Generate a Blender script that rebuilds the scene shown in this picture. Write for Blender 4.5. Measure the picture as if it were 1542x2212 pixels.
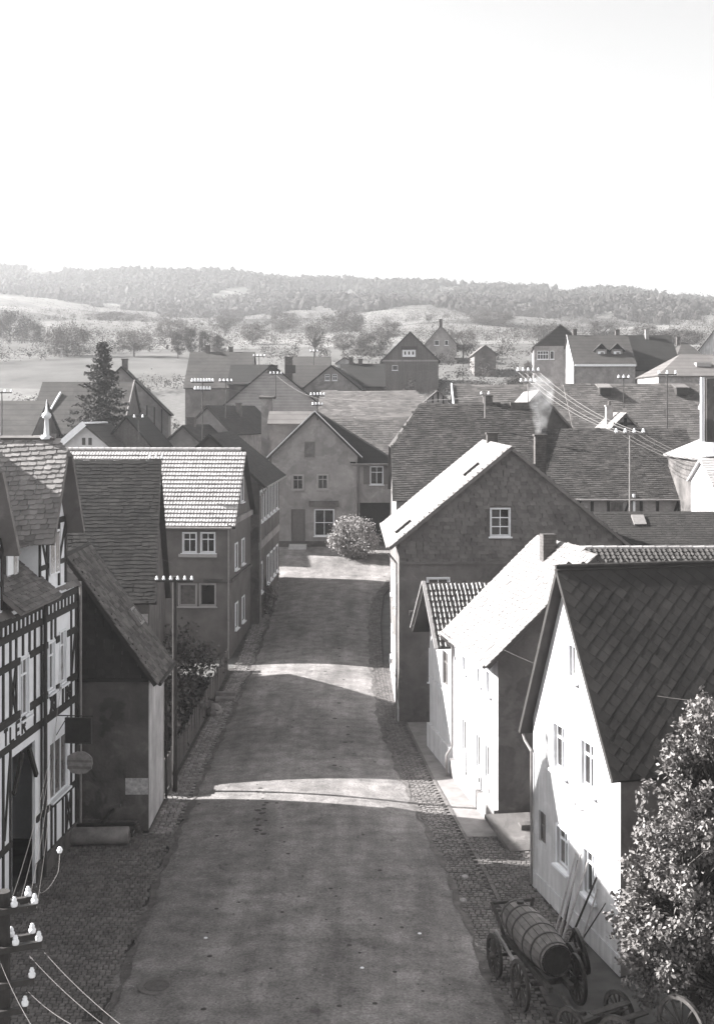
import bpy, bmesh, math, random
import numpy as np
from mathutils import Vector, Matrix

# ------------------------------------------------------------------ scene, camera, light
for o in list(bpy.data.objects):
    bpy.data.objects.remove(o)
sc = bpy.context.scene
col = sc.collection
rnd = random.Random(7)
nrg = np.random.default_rng(11)
R = math.radians

FOC, HC, CX, CY = 2700.0, 15.5, 771.0, 885.0      # focal length in photo pixels, eye height, horizon
cam_d = bpy.data.cameras.new('camera')
cam = bpy.data.objects.new('camera', cam_d)
col.objects.link(cam)
cam.location = (0, 0, HC)
cam.rotation_euler = (R(90), 0, 0)
cam_d.sensor_fit = 'VERTICAL'
cam_d.sensor_height = 36.0
cam_d.lens = 36.0 * FOC / 2212.0
cam_d.shift_y = -(1106.0 - CY) / 2212.0
cam_d.clip_start = 0.3
cam_d.clip_end = 6000
sc.camera = cam

SUN_AZ, SUN_EL = 10.0, 31.3       # degrees ahead of due left, elevation
sun_vec = Vector((-math.cos(R(SUN_AZ)) * math.cos(R(SUN_EL)), math.sin(R(SUN_AZ)) * math.cos(R(SUN_EL)), math.sin(R(SUN_EL))))
sun_d = bpy.data.lights.new('sun', 'SUN')
sun_d.energy = 5.0
sun_d.angle = R(0.55)
sun_d.color = (1.0, 0.985, 0.965)
sun = bpy.data.objects.new('sun', sun_d)
col.objects.link(sun)
sun.location = (-40, 30, 60)
sun.rotation_euler = (-sun_vec).to_track_quat('-Z', 'Y').to_euler()

world = bpy.data.worlds.new('World')
sc.world = world
world.use_nodes = True
wn, wl = world.node_tree.nodes, world.node_tree.links
wn.clear()
wo = wn.new('ShaderNodeOutputWorld')
wb = wn.new('ShaderNodeBackground')
sky = wn.new('ShaderNodeTexSky')
sky.sky_type = 'NISHITA'
sky.sun_disc = False
sky.sun_elevation = R(SUN_EL)
sky.sun_rotation = math.atan2(sun_vec.x, sun_vec.y)
sky.dust_density = 0.5
sky.air_density = 1.6
sky.ozone_density = 1.0
bw = wn.new('ShaderNodeRGBToBW')            # the photograph is black and white
wl.new(sky.outputs[0], bw.inputs[0])
wl.new(bw.outputs[0], wb.inputs[0])
wb.inputs[1].default_value = 0.05
wl.new(wb.outputs[0], wo.inputs[0])

sc.view_settings.view_transform = 'Standard'
sc.view_settings.look = 'None'
sc.view_settings.gamma = 1.0
sc.view_settings.exposure = 2.3
sc.cycles.use_denoising = True
sc.cycles.max_bounces = 6
sc.cycles.volume_bounces = 1
sc.cycles.transparent_max_bounces = 8

# ------------------------------------------------------------------ helpers
def at(px, py, Y):
    return Vector(((px - CX) * Y / FOC, Y, HC - (py - CY) * Y / FOC))

def tag(o, label=None, cat=None, group=None, kind=None):
    if label: o['label'] = label
    if cat: o['category'] = cat
    if group: o['group'] = group
    if kind: o['kind'] = kind
    return o

def empty(name, loc, rz=0.0, label=None, cat=None, group=None):
    o = bpy.data.objects.new(name, None)
    col.objects.link(o)
    o.location = loc
    o.rotation_euler = (0, 0, rz)
    o.empty_display_size = 0.2
    return tag(o, label, cat, group)

class MB:
    def __init__(self):
        self.v, self.f = [], []
    def poly(self, pts):
        b = len(self.v)
        self.v += [tuple(p) for p in pts]
        self.f.append(tuple(range(b, b + len(pts))))
        return self
    def ob(self, o, a, b, c):
        """box from corner o with edge vectors a, b, c"""
        o, a, b, c = Vector(o), Vector(a), Vector(b), Vector(c)
        if a.cross(b).dot(c) < 0:
            a, b = b, a
        k = len(self.v)
        for p in (o, o + a, o + a + b, o + b, o + c, o + a + c, o + a + b + c, o + b + c):
            self.v.append(tuple(p))
        for q in ((3, 2, 1, 0), (4, 5, 6, 7), (0, 1, 5, 4), (1, 2, 6, 5), (2, 3, 7, 6), (3, 0, 4, 7)):
            self.f.append(tuple(k + i for i in q))
        return self
    def box(self, x0, x1, y0, y1, z0, z1):
        return self.ob((x0, y0, z0), (x1 - x0, 0, 0), (0, y1 - y0, 0), (0, 0, z1 - z0))
    def bar(self, p, q, w, h, up=(0, 0, 1)):
        """rectangular bar between two points, w across, h along up"""
        p, q = Vector(p), Vector(q)
        d = q - p
        s = d.cross(Vector(up))
        if s.length < 1e-6:
            s = d.cross(Vector((1, 0, 0)))
        s.normalize()
        u = s.cross(d).normalized()
        return self.ob(p - s * w / 2 - u * h / 2, d, s * w, u * h)
    def tube(self, p, q, r, r2=None, n=8, caps=True):
        p, q = Vector(p), Vector(q)
        r2 = r if r2 is None else r2
        d = (q - p).normalized()
        s = d.cross(Vector((0, 0, 1)))
        if s.length < 1e-4:
            s = d.cross(Vector((1, 0, 0)))
        s.normalize()
        t = d.cross(s)
        k = len(self.v)
        for i in range(n):
            a = 2 * math.pi * i / n
            e = s * math.cos(a) + t * math.sin(a)
            self.v.append(tuple(p + e * r))
            self.v.append(tuple(q + e * r2))
        for i in range(n):
            j = (i + 1) % n
            self.f.append((k + 2 * i, k + 2 * j, k + 2 * j + 1, k + 2 * i + 1))
        if caps:
            self.f.append(tuple(k + 2 * i for i in reversed(range(n))))
            self.f.append(tuple(k + 2 * i + 1 for i in range(n)))
        return self
    def path(self, pts, r, n=6):
        for a, b in zip(pts[:-1], pts[1:]):
            self.tube(a, b, r, n=n)
        return self
    def lathe(self, o, axis, prof, n=16, side=None):
        """profile of (along, radius) turned about an axis"""
        o, axis = Vector(o), Vector(axis).normalized()
        s = axis.cross(Vector((0, 0, 1)))
        if s.length < 1e-4:
            s = axis.cross(Vector((1, 0, 0)))
        s.normalize()
        t = axis.cross(s)
        k = len(self.v)
        m = len(prof)
        for i in range(n):
            a = 2 * math.pi * i / n
            e = s * math.cos(a) + t * math.sin(a)
            for (h, r) in prof:
                self.v.append(tuple(o + axis * h + e * r))
        for i in range(n):
            j = (i + 1) % n
            for q in range(m - 1):
                self.f.append((k + i * m + q, k + j * m + q, k + j * m + q + 1, k + i * m + q + 1))
        return self
    def slab(self, pts, n):
        """closed prism: polygon pts (outer face) extruded by vector -n"""
        n = Vector(n)
        pts = [Vector(p) for p in pts]
        k = len(self.v)
        m = len(pts)
        nn = (pts[1] - pts[0]).cross(pts[2] - pts[0])
        if nn.dot(n) < 0:
            pts = pts[::-1]
        for p in pts: self.v.append(tuple(p))
        for p in pts: self.v.append(tuple(p - n))
        self.f.append(tuple(range(k, k + m)))
        self.f.append(tuple(reversed(range(k + m, k + 2 * m))))
        for i in range(m):
            j = (i + 1) % m
            self.f.append((k + j, k + i, k + m + i, k + m + j))
        return self
    def xf(self, M):
        self.v = [tuple(M @ Vector(p)) for p in self.v]
        return self
    def mesh(self, name):
        me = bpy.data.meshes.new(name)
        me.from_pydata(self.v, [], self.f)
        me.update()
        return me
    def build(self, name, mat, parent=None, smooth=False, label=None, cat=None, group=None, kind=None):
        me = self.mesh(name)
        if mat: me.materials.append(mat)
        if smooth:
            me.polygons.foreach_set('use_smooth', [True] * len(me.polygons))
        return link(name, me, parent, label, cat, group, kind)

def link(name, me, parent=None, label=None, cat=None, group=None, kind=None):
    o = bpy.data.objects.new(name, me)
    col.objects.link(o)
    if parent: o.parent = parent
    return tag(o, label, cat, group, kind)

def copy_tree(o, parent=None):
    c = o.copy()
    col.objects.link(c)
    c.parent = parent
    for ch in o.children:
        copy_tree(ch, c)
    return c

def np_mesh(name, V, Fq, mat, parent=None, smooth=False, **kw):
    """V (n,3), Fq (m,k) all faces with k corners"""
    me = bpy.data.meshes.new(name)
    m, k = Fq.shape
    me.vertices.add(len(V)); me.vertices.foreach_set('co', np.ascontiguousarray(V, dtype=np.float32).ravel())
    me.loops.add(m * k); me.loops.foreach_set('vertex_index', np.ascontiguousarray(Fq, dtype=np.int32).ravel())
    me.polygons.add(m)
    me.polygons.foreach_set('loop_start', np.arange(0, m * k, k, dtype=np.int32))
    me.polygons.foreach_set('loop_total', np.full(m, k, dtype=np.int32))
    me.update(calc_edges=True)
    me.polygons.foreach_set('use_smooth', np.full(m, bool(smooth))); me.validate()
    if mat: me.materials.append(mat)
    return link(name, me, parent, **kw)

# ------------------------------------------------------------------ materials (grey scale, as the photograph)
def tone(v):
    t = min(1.0, max(0.0, (v - 0.05) / 0.6))
    a = (1.06, 0.985, 0.955); b = (0.985, 0.995, 1.03)
    return tuple(v * (a[i] * (1 - t) + b[i] * t) for i in range(3))

MATS = {}
def gmat(name, v, var=0.25, scale=3.0, rough=0.85, rand=0.0, bump=0.0, bscale=30.0, streak=0.0, spec=0.3, detail=6.0, patch=0.0, pscale=.45, wave=None):
    if name in MATS: return MATS[name]
    m = bpy.data.materials.new(name)
    m.use_nodes = True
    N, L = m.node_tree.nodes, m.node_tree.links
    b = N['Principled BSDF']
    b.inputs['Roughness'].default_value = rough
    b.inputs['Specular IOR Level'].default_value = spec
    geo = N.new('ShaderNodeNewGeometry')
    nz = N.new('ShaderNodeTexNoise')
    nz.inputs['Scale'].default_value = scale
    nz.inputs['Detail'].default_value = detail
    nz.inputs['Roughness'].default_value = 0.65
    L.new(geo.outputs['Position'], nz.inputs['Vector'])
    mr = N.new('ShaderNodeMapRange')
    mr.inputs['From Min'].default_value = 0.3; mr.inputs['From Max'].default_value = 0.7
    mr.inputs['To Min'].default_value = 1 - var; mr.inputs['To Max'].default_value = 1 + var
    L.new(nz.outputs['Fac'], mr.inputs['Value'])
    fac = mr.outputs['Result']
    def mul(a, bb):
        q = N.new('ShaderNodeMath'); q.operation = 'MULTIPLY'
        L.new(a, q.inputs[0]); L.new(bb, q.inputs[1])
        return q.outputs[0]
    if rand > 0:
        oi = N.new('ShaderNodeObjectInfo')
        ad = N.new('ShaderNodeMath'); ad.operation = 'ADD'
        L.new(oi.outputs['Random'], ad.inputs[0]); L.new(geo.outputs['Random Per Island'], ad.inputs[1])
        fr = N.new('ShaderNodeMath'); fr.operation = 'FRACT'
        L.new(ad.outputs[0], fr.inputs[0])
        m2 = N.new('ShaderNodeMapRange')
        m2.inputs['To Min'].default_value = 1 - rand; m2.inputs['To Max'].default_value = 1 + rand
        L.new(fr.outputs[0], m2.inputs['Value'])
        fac = mul(fac, m2.outputs['Result'])
    if streak > 0:      # rain streaks: noise stretched downwards
        mp = N.new('ShaderNodeMapping'); mp.inputs['Scale'].default_value = (5, 5, 0.35)
        L.new(geo.outputs['Position'], mp.inputs['Vector'])
        n3 = N.new('ShaderNodeTexNoise'); n3.inputs['Scale'].default_value = 1.0; n3.inputs['Detail'].default_value = 4
        L.new(mp.outputs[0], n3.inputs['Vector'])
        m3 = N.new('ShaderNodeMapRange')
        m3.inputs['From Min'].default_value = 0.35; m3.inputs['From Max'].default_value = 0.65
        m3.inputs['To Min'].default_value = 1 - streak; m3.inputs['To Max'].default_value = 1 + streak * 0.4
        L.new(n3.outputs['Fac'], m3.inputs['Value'])
        fac = mul(fac, m3.outputs['Result'])
    if patch > 0:       # mended or mossy patches with edges of their own
        n6 = N.new('ShaderNodeTexNoise'); n6.inputs['Scale'].default_value = pscale; n6.inputs['Detail'].default_value = 5; n6.inputs['Roughness'].default_value = .6; n6.inputs['Distortion'].default_value = .6
        L.new(geo.outputs['Position'], n6.inputs['Vector'])
        m6 = N.new('ShaderNodeMapRange'); m6.inputs['From Min'].default_value = .53; m6.inputs['From Max'].default_value = .57
        m6.inputs['To Min'].default_value = 1; m6.inputs['To Max'].default_value = 1 - patch
        L.new(n6.outputs['Fac'], m6.inputs['Value'])
        fac = mul(fac, m6.outputs['Result'])
        n7 = N.new('ShaderNodeTexNoise'); n7.inputs['Scale'].default_value = pscale * 2.3; n7.inputs['Detail'].default_value = 6; n7.inputs['Distortion'].default_value = 1.2
        L.new(geo.outputs['Position'], n7.inputs['Vector'])
        m7 = N.new('ShaderNodeMapRange'); m7.inputs['From Min'].default_value = .6; m7.inputs['From Max'].default_value = .68
        m7.inputs['To Min'].default_value = 1; m7.inputs['To Max'].default_value = 1 + patch
        L.new(n7.outputs['Fac'], m7.inputs['Value'])
        fac = mul(fac, m7.outputs['Result'])
    if wave:            # far roofs and boards: courses too small to build
        sp = N.new('ShaderNodeSeparateXYZ'); L.new(geo.outputs['Position'], sp.inputs[0])
        q = N.new('ShaderNodeMath'); q.operation = 'MULTIPLY'; q.inputs[1].default_value = wave
        L.new(sp.outputs['Z'], q.inputs[0])
        fr = N.new('ShaderNodeMath'); fr.operation = 'FRACT'; L.new(q.outputs[0], fr.inputs[0])
        m4 = N.new('ShaderNodeMapRange'); m4.inputs['From Max'].default_value = 0.25
        m4.inputs['To Min'].default_value = 0.55; m4.inputs['To Max'].default_value = 1.05
        L.new(fr.outputs[0], m4.inputs['Value'])
        fac = mul(fac, m4.outputs['Result'])
    mx = N.new('ShaderNodeVectorMath'); mx.operation = 'SCALE'
    mx.inputs[0].default_value = tone(v)
    L.new(fac, mx.inputs['Scale'])
    L.new(mx.outputs[0], b.inputs['Base Color'])
    if bump > 0:
        n5 = N.new('ShaderNodeTexNoise'); n5.inputs['Scale'].default_value = bscale; n5.inputs['Detail'].default_value = 5
        L.new(geo.outputs['Position'], n5.inputs['Vector'])
        bp = N.new('ShaderNodeBump'); bp.inputs['Strength'].default_value = bump; bp.inputs['Distance'].default_value = 0.03
        L.new(n5.outputs['Fac'], bp.inputs['Height'])
        L.new(bp.outputs[0], b.inputs['Normal'])
    MATS[name] = m
    return m

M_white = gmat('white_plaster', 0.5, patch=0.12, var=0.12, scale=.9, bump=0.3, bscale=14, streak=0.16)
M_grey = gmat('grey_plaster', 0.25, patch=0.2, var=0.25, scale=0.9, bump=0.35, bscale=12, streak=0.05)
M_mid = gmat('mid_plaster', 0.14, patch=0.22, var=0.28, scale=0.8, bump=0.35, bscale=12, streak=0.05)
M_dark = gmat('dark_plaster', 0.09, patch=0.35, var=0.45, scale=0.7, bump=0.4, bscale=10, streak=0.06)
M_infill = gmat('whitewashed_infill', 0.74, var=0.07, scale=2.0, bump=0.2, bscale=12)
M_timber = gmat('dark_timber', 0.025, var=0.3, scale=6, rough=0.8)
M_wood = gmat('weathered_wood', 0.1, var=0.35, scale=8, rough=0.85, rand=0.25, streak=0.2)
M_wood_l = gmat('pale_wood', 0.3, var=0.25, scale=9, rough=0.8, rand=0.2)
M_slate_d = gmat('dark_slate', 0.03, patch=0.15, var=0.2, scale=1.2, rough=0.8, rand=0.2, spec=0.3)
M_slate_b = gmat('barn_slate', 0.042, patch=0.25, var=0.35, scale=0.9, rough=0.8, rand=0.35, spec=0.3)
M_slate_m = gmat('grey_slate', 0.13, patch=0.2, var=0.2, scale=1.0, rough=0.7, rand=0.35, spec=0.3)
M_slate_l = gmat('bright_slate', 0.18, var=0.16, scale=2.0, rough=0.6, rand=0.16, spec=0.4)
M_slate_f = gmat('weathered_slate', 0.2, patch=0.15, var=0.22, scale=1.6, rough=0.65, rand=0.3, spec=0.4)
M_shingle = gmat('wall_slate', 0.13, patch=0.15, var=0.12, scale=0.8, rough=0.75, rand=0.22)
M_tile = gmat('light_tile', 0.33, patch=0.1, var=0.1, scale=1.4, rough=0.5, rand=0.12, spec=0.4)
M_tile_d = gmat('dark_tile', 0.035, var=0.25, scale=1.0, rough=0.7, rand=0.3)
M_tile_g = gmat('glazed_dark_tile', 0.065, var=0.3, scale=2.0, rough=0.3, rand=0.3, spec=0.6)
M_far_d = gmat('far_dark_roof', 0.015, patch=0.2, var=0.25, scale=0.6, wave=2.2)
M_far_m = gmat('far_grey_roof', 0.042, patch=0.2, var=0.25, scale=0.6, wave=2.2)
M_far_l = gmat('far_light_roof', 0.1, var=0.2, scale=0.6, wave=2.2)
M_brick = gmat('chimney_brick', 0.08, var=0.4, scale=5, wave=8.0)
M_brick_l = gmat('light_chimney', 0.3, var=0.25, scale=3)
M_paint = gmat('white_paint', 0.76, var=0.05, scale=5, rough=0.6)
M_paint_g = gmat('grey_paint', 0.3, var=0.1, scale=5, rough=0.6)
M_shutter = gmat('shutter_paint', 0.12, var=0.15, scale=6, rough=0.7)
M_curtain = gmat('curtain', 0.4, var=0.2, scale=10)
M_zinc = gmat('zinc', 0.2, var=0.2, scale=4, rough=0.45, spec=0.5)
M_iron = gmat('iron', 0.035, var=0.3, scale=9, rough=0.6)
M_porc = gmat('porcelain', 0.85, var=0.03, scale=4, rough=0.2, spec=0.6)
M_stone = gmat('stone', 0.2, var=0.3, scale=2.5, bump=0.4, bscale=9)
M_pole = gmat('pole_wood', 0.035, var=0.3, scale=5)
M_wire = gmat('wire', 0.12, var=0.1, scale=5, rough=0.5)
M_wire_l = gmat('bright_wire', 0.11, var=0.05, scale=5, rough=0.5)
M_leaf = gmat('leaf', 0.15, var=0.35, scale=1.2, rough=0.6, rand=0.4, spec=0.3)
M_leaf_d = gmat('dark_leaf', 0.09, var=0.3, scale=1.0, rough=0.7, rand=0.5)
M_leaf_s = gmat('spruce_needles', 0.035, var=0.3, scale=1.5, rough=0.8, rand=0.4)
M_leaf_h = gmat('hillside_leaf', 0.055, var=0.3, scale=0.15, rough=0.8, rand=0.2)
M_leaf_p = gmat('pale_autumn_leaf', 0.09, var=0.3, scale=0.2, rough=0.8, rand=0.25)
M_forest = gmat('forest_crowns', 0.034, var=0.3, scale=0.02, rough=0.9, rand=0.25)
M_cart = gmat('cart_wood', 0.055, var=0.4, scale=7, rough=0.85, rand=0.25)
M_bark = gmat('bark', 0.06, var=0.3, scale=6)

def glass_mat(name, v, rough):
    m = gmat(name, v, var=0.5, scale=2.5, rough=rough, spec=0.5)
    return m
M_glass = glass_mat('dark_window_glass', 0.018, 0.08)
M_glass_c = glass_mat('curtained_glass', 0.1, 0.15)

# ------------------------------------------------------------------ terrain heights
GY = [-300, 62, 72, 82, 90, 98, 104, 109, 125, 150, 165, 190, 215, 260, 300]
GZ = [0, 0, 0.3, 0.95, 1.55, 2.3, 3.25, 3.65, 5.5, 11, 14, 19, 23.5, 28.5, 31.6]
def g(Y):
    return float(np.interp(Y, GY, GZ))
PXC = [-900, 0, 300, 600, 900, 1200, 1542, 2500]
ROWS = {300: [748, 745, 748, 740, 737, 747, 757, 762],
        450: [690, 688, 705, 702, 694, 707, 720, 726],
        600: [650, 656, 682, 690, 690, 700, 707, 712],
        750: [645, 645, 668, 676, 655, 655, 672, 676],
        900: [628, 634, 650, 655, 662, 662, 680, 684],
        1150: [574, 579, 589, 598, 618, 621, 657, 664],
        1500: [640, 640, 640, 650, 665, 665, 690, 695]}
RY = sorted(ROWS)
RZ = np.array([[HC - (p - CY) * y / FOC for p in ROWS[y]] for y in RY])
def T(X, Y):
    if Y <= 300: return g(Y) + (0.6 * math.sin(X * 0.05) * max(0, (Y - 200) / 100) if Y > 200 else 0)
    px = CX + FOC * X / Y
    c = [np.interp(px, PXC, RZ[i]) for i in range(len(RY))]
    return float(np.interp(Y, RY, c)) + (2.0 * math.sin(X * 0.03 + Y * 0.011) + 1.3 * math.sin(X * .071 - Y * .03)) * min(1, (Y - 300) / 80)
HAZE = 0.00053
# ------------------------------------------------------------------ coverings: slates, shingles, tiles
def inside(poly, x, s, mg=0.0):
    sg = 0
    n = len(poly)
    for i in range(n):
        ax, ay = poly[i]; bx, by = poly[(i + 1) % n]
        ln = math.hypot(bx - ax, by - ay)
        if ln < 1e-6: continue
        c = ((bx - ax) * (s - ay) - (by - ay) * (x - ax)) / ln
        if abs(c) < 1e-9: continue
        t = 1 if c > 0 else -1
        if sg == 0: sg = t
        if t != sg and abs(c) > mg: return False
    return True

def tile_shape(kind, w, h):
    """vertices in (across, down, out) with the piece hung at its top edge, and its faces"""
    if kind == 'diamond':
        t = 0.016
        pts = [(0, -h * 0.485), (w * 0.485, 0), (0, h * 0.485), (-w * 0.485, 0)]
        up = [0.022, 0.03, 0.05, 0.03]
        V = [(x, y + h * 0.5, u) for (x, y), u in zip(pts, up)] + [(x, y + h * 0.5, u - t) for (x, y), u in zip(pts, up)]
        F = [(3, 2, 1, 0), (0, 1, 5, 4), (1, 2, 6, 5), (2, 3, 7, 6), (3, 0, 4, 7)]
        return V, F
    if kind == 'scale':      # old slate with a cut lower corner
        t = 0.02
        e = 1.3
        pts = [(-w * .49, 0), (w * .49, 0), (w * .49, h * e * .8), (w * .3, h * e), (-w * .49, h * e)]
        up = [0.008, 0.008, 0.034, 0.042, 0.042]
        n = 5
        V = [(x, y, u) for (x, y), u in zip(pts, up)] + [(x, y, u - t) for (x, y), u in zip(pts, up)]
        F = [tuple(reversed(range(n)))]
        F4 = [(i, (i + 1) % n, n + (i + 1) % n, n + i) for i in range(n)]
        return V, F + F4
    if kind == 'ribtile':    # interlocking tile: shallow ribs, a deep step at the lower edge
        e = 1.12
        prof = [(-.5, .0), (-.3, .022), (-.1, .022), (.1, .0), (.5, .0)]
        V, F = [], []
        for (u, z) in prof:
            V.append((u * w, 0, z)); V.append((u * w, h * e, z + .1)); V.append((u * w, h * e, z + .0))
        for i in range(len(prof) - 1):
            a, b = 3 * i, 3 * i + 3
            F.append((a, a + 1, b + 1, b)); F.append((a + 1, a + 2, b + 2, b + 1))
        return V, F
    if kind == 'pantile':
        e = 1.18
        prof = [(-.5, .0), (-.36, .035), (-.2, .05), (-.04, .03), (.12, .004), (.3, -.004), (.5, .012)]
        V, F = [], []
        for (u, z) in prof:
            V.append((u * w, 0, z + .012)); V.append((u * w, h * e, z + .045)); V.append((u * w, h * e, z + .015))
        for i in range(len(prof) - 1):
            a, b = 3 * i, 3 * i + 3
            F.append((a, a + 1, b + 1, b)); F.append((a + 1, a + 2, b + 2, b + 1))
        return V, F
    t = 0.02
    e = 1.3
    V = [(-w * .499, 0, .008), (w * .499, 0, .008), (w * .495, h * e, .042), (-w * .495, h * e, .042)]
    V += [(x, y, u - t) for (x, y, u) in V]
    F = [(3, 2, 1, 0), (0, 1, 5, 4), (1, 2, 6, 5), (2, 3, 7, 6), (3, 0, 4, 7)]
    return V, F

def cover(parent, M, poly, kind, w, h, mat, piece='slate', singles=0, skew=0.0, jit=0.012, holes=(), stag=0.5, rot=0.02, lift=1.0):
    """hang pieces on the plane M (x across, y down the slope, z out) inside poly"""
    V, F = tile_shape(kind, w, h)
    V = [(a_, b_, c_ * lift) for (a_, b_, c_) in V]
    xs = [p[0] for p in poly]; ss = [p[1] for p in poly]
    x0, x1, s0, s1 = min(xs), max(xs), min(ss), max(ss)
    places = []
    if kind == 'diamond':
        j = 0
        s = s1 - h
        while s > s0 - h * 0.6:
            i = 0
            x = x0 + (w / 2 if j % 2 else 0)
            while x < x1 + w * .2:
                if x0 + w * .45 < x < x1 - w * .45 and inside(poly, x, s + h * .5 + skew * (x - x0), 0.02): places.append((x, s + skew * (x - x0), 1.0))
                x += w
            s -= h / 2; j += 1
    else:
        ext = abs(skew) * (x1 - x0)
        s = s1 - h * 1.22 + (ext if skew < 0 else 0)
        j = 0
        while s > s0 - h * .4 - (ext if skew > 0 else 0):
            sm = min(max(s + h * .6, s0 + 1e-3), s1 - 1e-3)
            cr = []
            for i in range(len(poly)):
                (ax_, ay_), (bx_, by_) = poly[i], poly[(i + 1) % len(poly)]
                if (ay_ - sm) * (by_ - sm) < 0: cr.append(ax_ + (bx_ - ax_) * (sm - ay_) / (by_ - ay_))
            xa, xb = (min(cr), max(cr)) if len(cr) >= 2 and not skew else (x0, x1)
            xx = [xa]
            nxt = xa + w * (stag if j % 2 else 1.0) * rnd.uniform(.9, 1.05)
            if stag == 0: nxt = xa + w
            while nxt < xb - w * .25:
                xx.append(nxt); nxt += w * (1 if stag == 0 else rnd.uniform(.86, 1.14))
            xx.append(xb)
            for e0, e1 in zip(xx[:-1], xx[1:]):
                xm = (e0 + e1) / 2
                ds = skew * (xm - x0)
                if skew and not inside(poly, xm, s + h * .55 + ds, w * .05): continue
                places.append((xm, s + ds, (e1 - e0) / w))
            s -= h; j += 1
    for (hx0, hx1, hs0, hs1) in holes:
        places = [(x, s, k) for (x, s, k) in places if not (hx0 - w * .4 < x < hx1 + w * .4 and hs0 - h < s < hs1 - h * .2)]
    if not places: return
    mats = []
    for (x, s, kx) in places:
        a = rnd.gauss(0, rot)
        mm = Matrix.Translation((x + rnd.gauss(0, jit), s + rnd.gauss(0, jit), rnd.uniform(0, .006) * lift)) @ Matrix.Rotation(a, 4, 'Z') @ Matrix.Rotation(rnd.gauss(0, .012) * min(1, lift), 4, 'X') @ Matrix.Diagonal((kx, 1, 1, 1))
        mats.append(M @ mm)
    if singles:
        wm = world_of(parent)
        order = sorted(range(len(mats)), key=lambda i: ((wm @ mats[i]).translation - cam.location).length)
        first, rest = order[:singles], order[singles:]
        mes = []
        for k in range(3):
            me = bpy.data.meshes.new(piece)
            me.from_pydata([(p[0] * rnd.uniform(.95, 1), p[1] * rnd.uniform(.97, 1.02), p[2]) for p in V], [], F)
            me.materials.append(mat)
            mes.append(me)
        for i in first:
            o = link(piece, mes[i % 3], parent)
            o.matrix_local = mats[i]
    else:
        rest = range(len(mats))
    rest = list(rest)
    if rest:
        A = np.array([np.array(mats[i]) for i in rest])
        P = np.array([(x, y, z, 1.0) for (x, y, z) in V])
        W = np.einsum('nij,kj->nki', A, P)[:, :, :3].reshape(-1, 3)
        nv = len(V)
        quads = []
        for f in F:
            if len(f) == 4: quads.append(f)
            else:
                quads.append((f[0], f[1], f[2], f[3])); quads.append((f[0], f[3], f[4], f[4]))
        me = None
        q4 = [q for q in quads if len(set(q)) == 4]
        q3 = [(q[0], q[1], q[2]) for q in quads if len(set(q)) == 3]
        off = (np.arange(len(rest)) * nv)[:, None, None]
        Fq = (np.array(q4)[None] + off).reshape(-1, 4)
        if q3:
            Ft = (np.array(q3)[None] + off).reshape(-1, 3)
            me = bpy.data.meshes.new(piece + 's')
            nl = Fq.size + Ft.size
            me.vertices.add(len(W)); me.vertices.foreach_set('co', W.astype(np.float32).ravel())
            me.loops.add(nl); me.loops.foreach_set('vertex_index', np.concatenate([Fq.ravel(), Ft.ravel()]).astype(np.int32))
            m = len(Fq) + len(Ft)
            me.polygons.add(m)
            st = np.concatenate([np.arange(len(Fq)) * 4, Fq.size + np.arange(len(Ft)) * 3])
            me.polygons.foreach_set('loop_start', st.astype(np.int32))
            me.polygons.foreach_set('loop_total', np.concatenate([np.full(len(Fq), 4), np.full(len(Ft), 3)]).astype(np.int32))
            me.update(calc_edges=True); me.validate()
            me.polygons.foreach_set('use_smooth', np.zeros(m, dtype=bool))
            me.materials.append(mat)
            link(piece + '_covering', me, parent, kind='stuff')
        else:
            np_mesh(piece + '_covering', W, Fq, mat, parent, kind='stuff')

def world_of(o):
    m = Matrix.LocRotScale(o.location, o.rotation_euler, o.scale)
    return world_of(o.parent) @ m if o.parent else m

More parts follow.
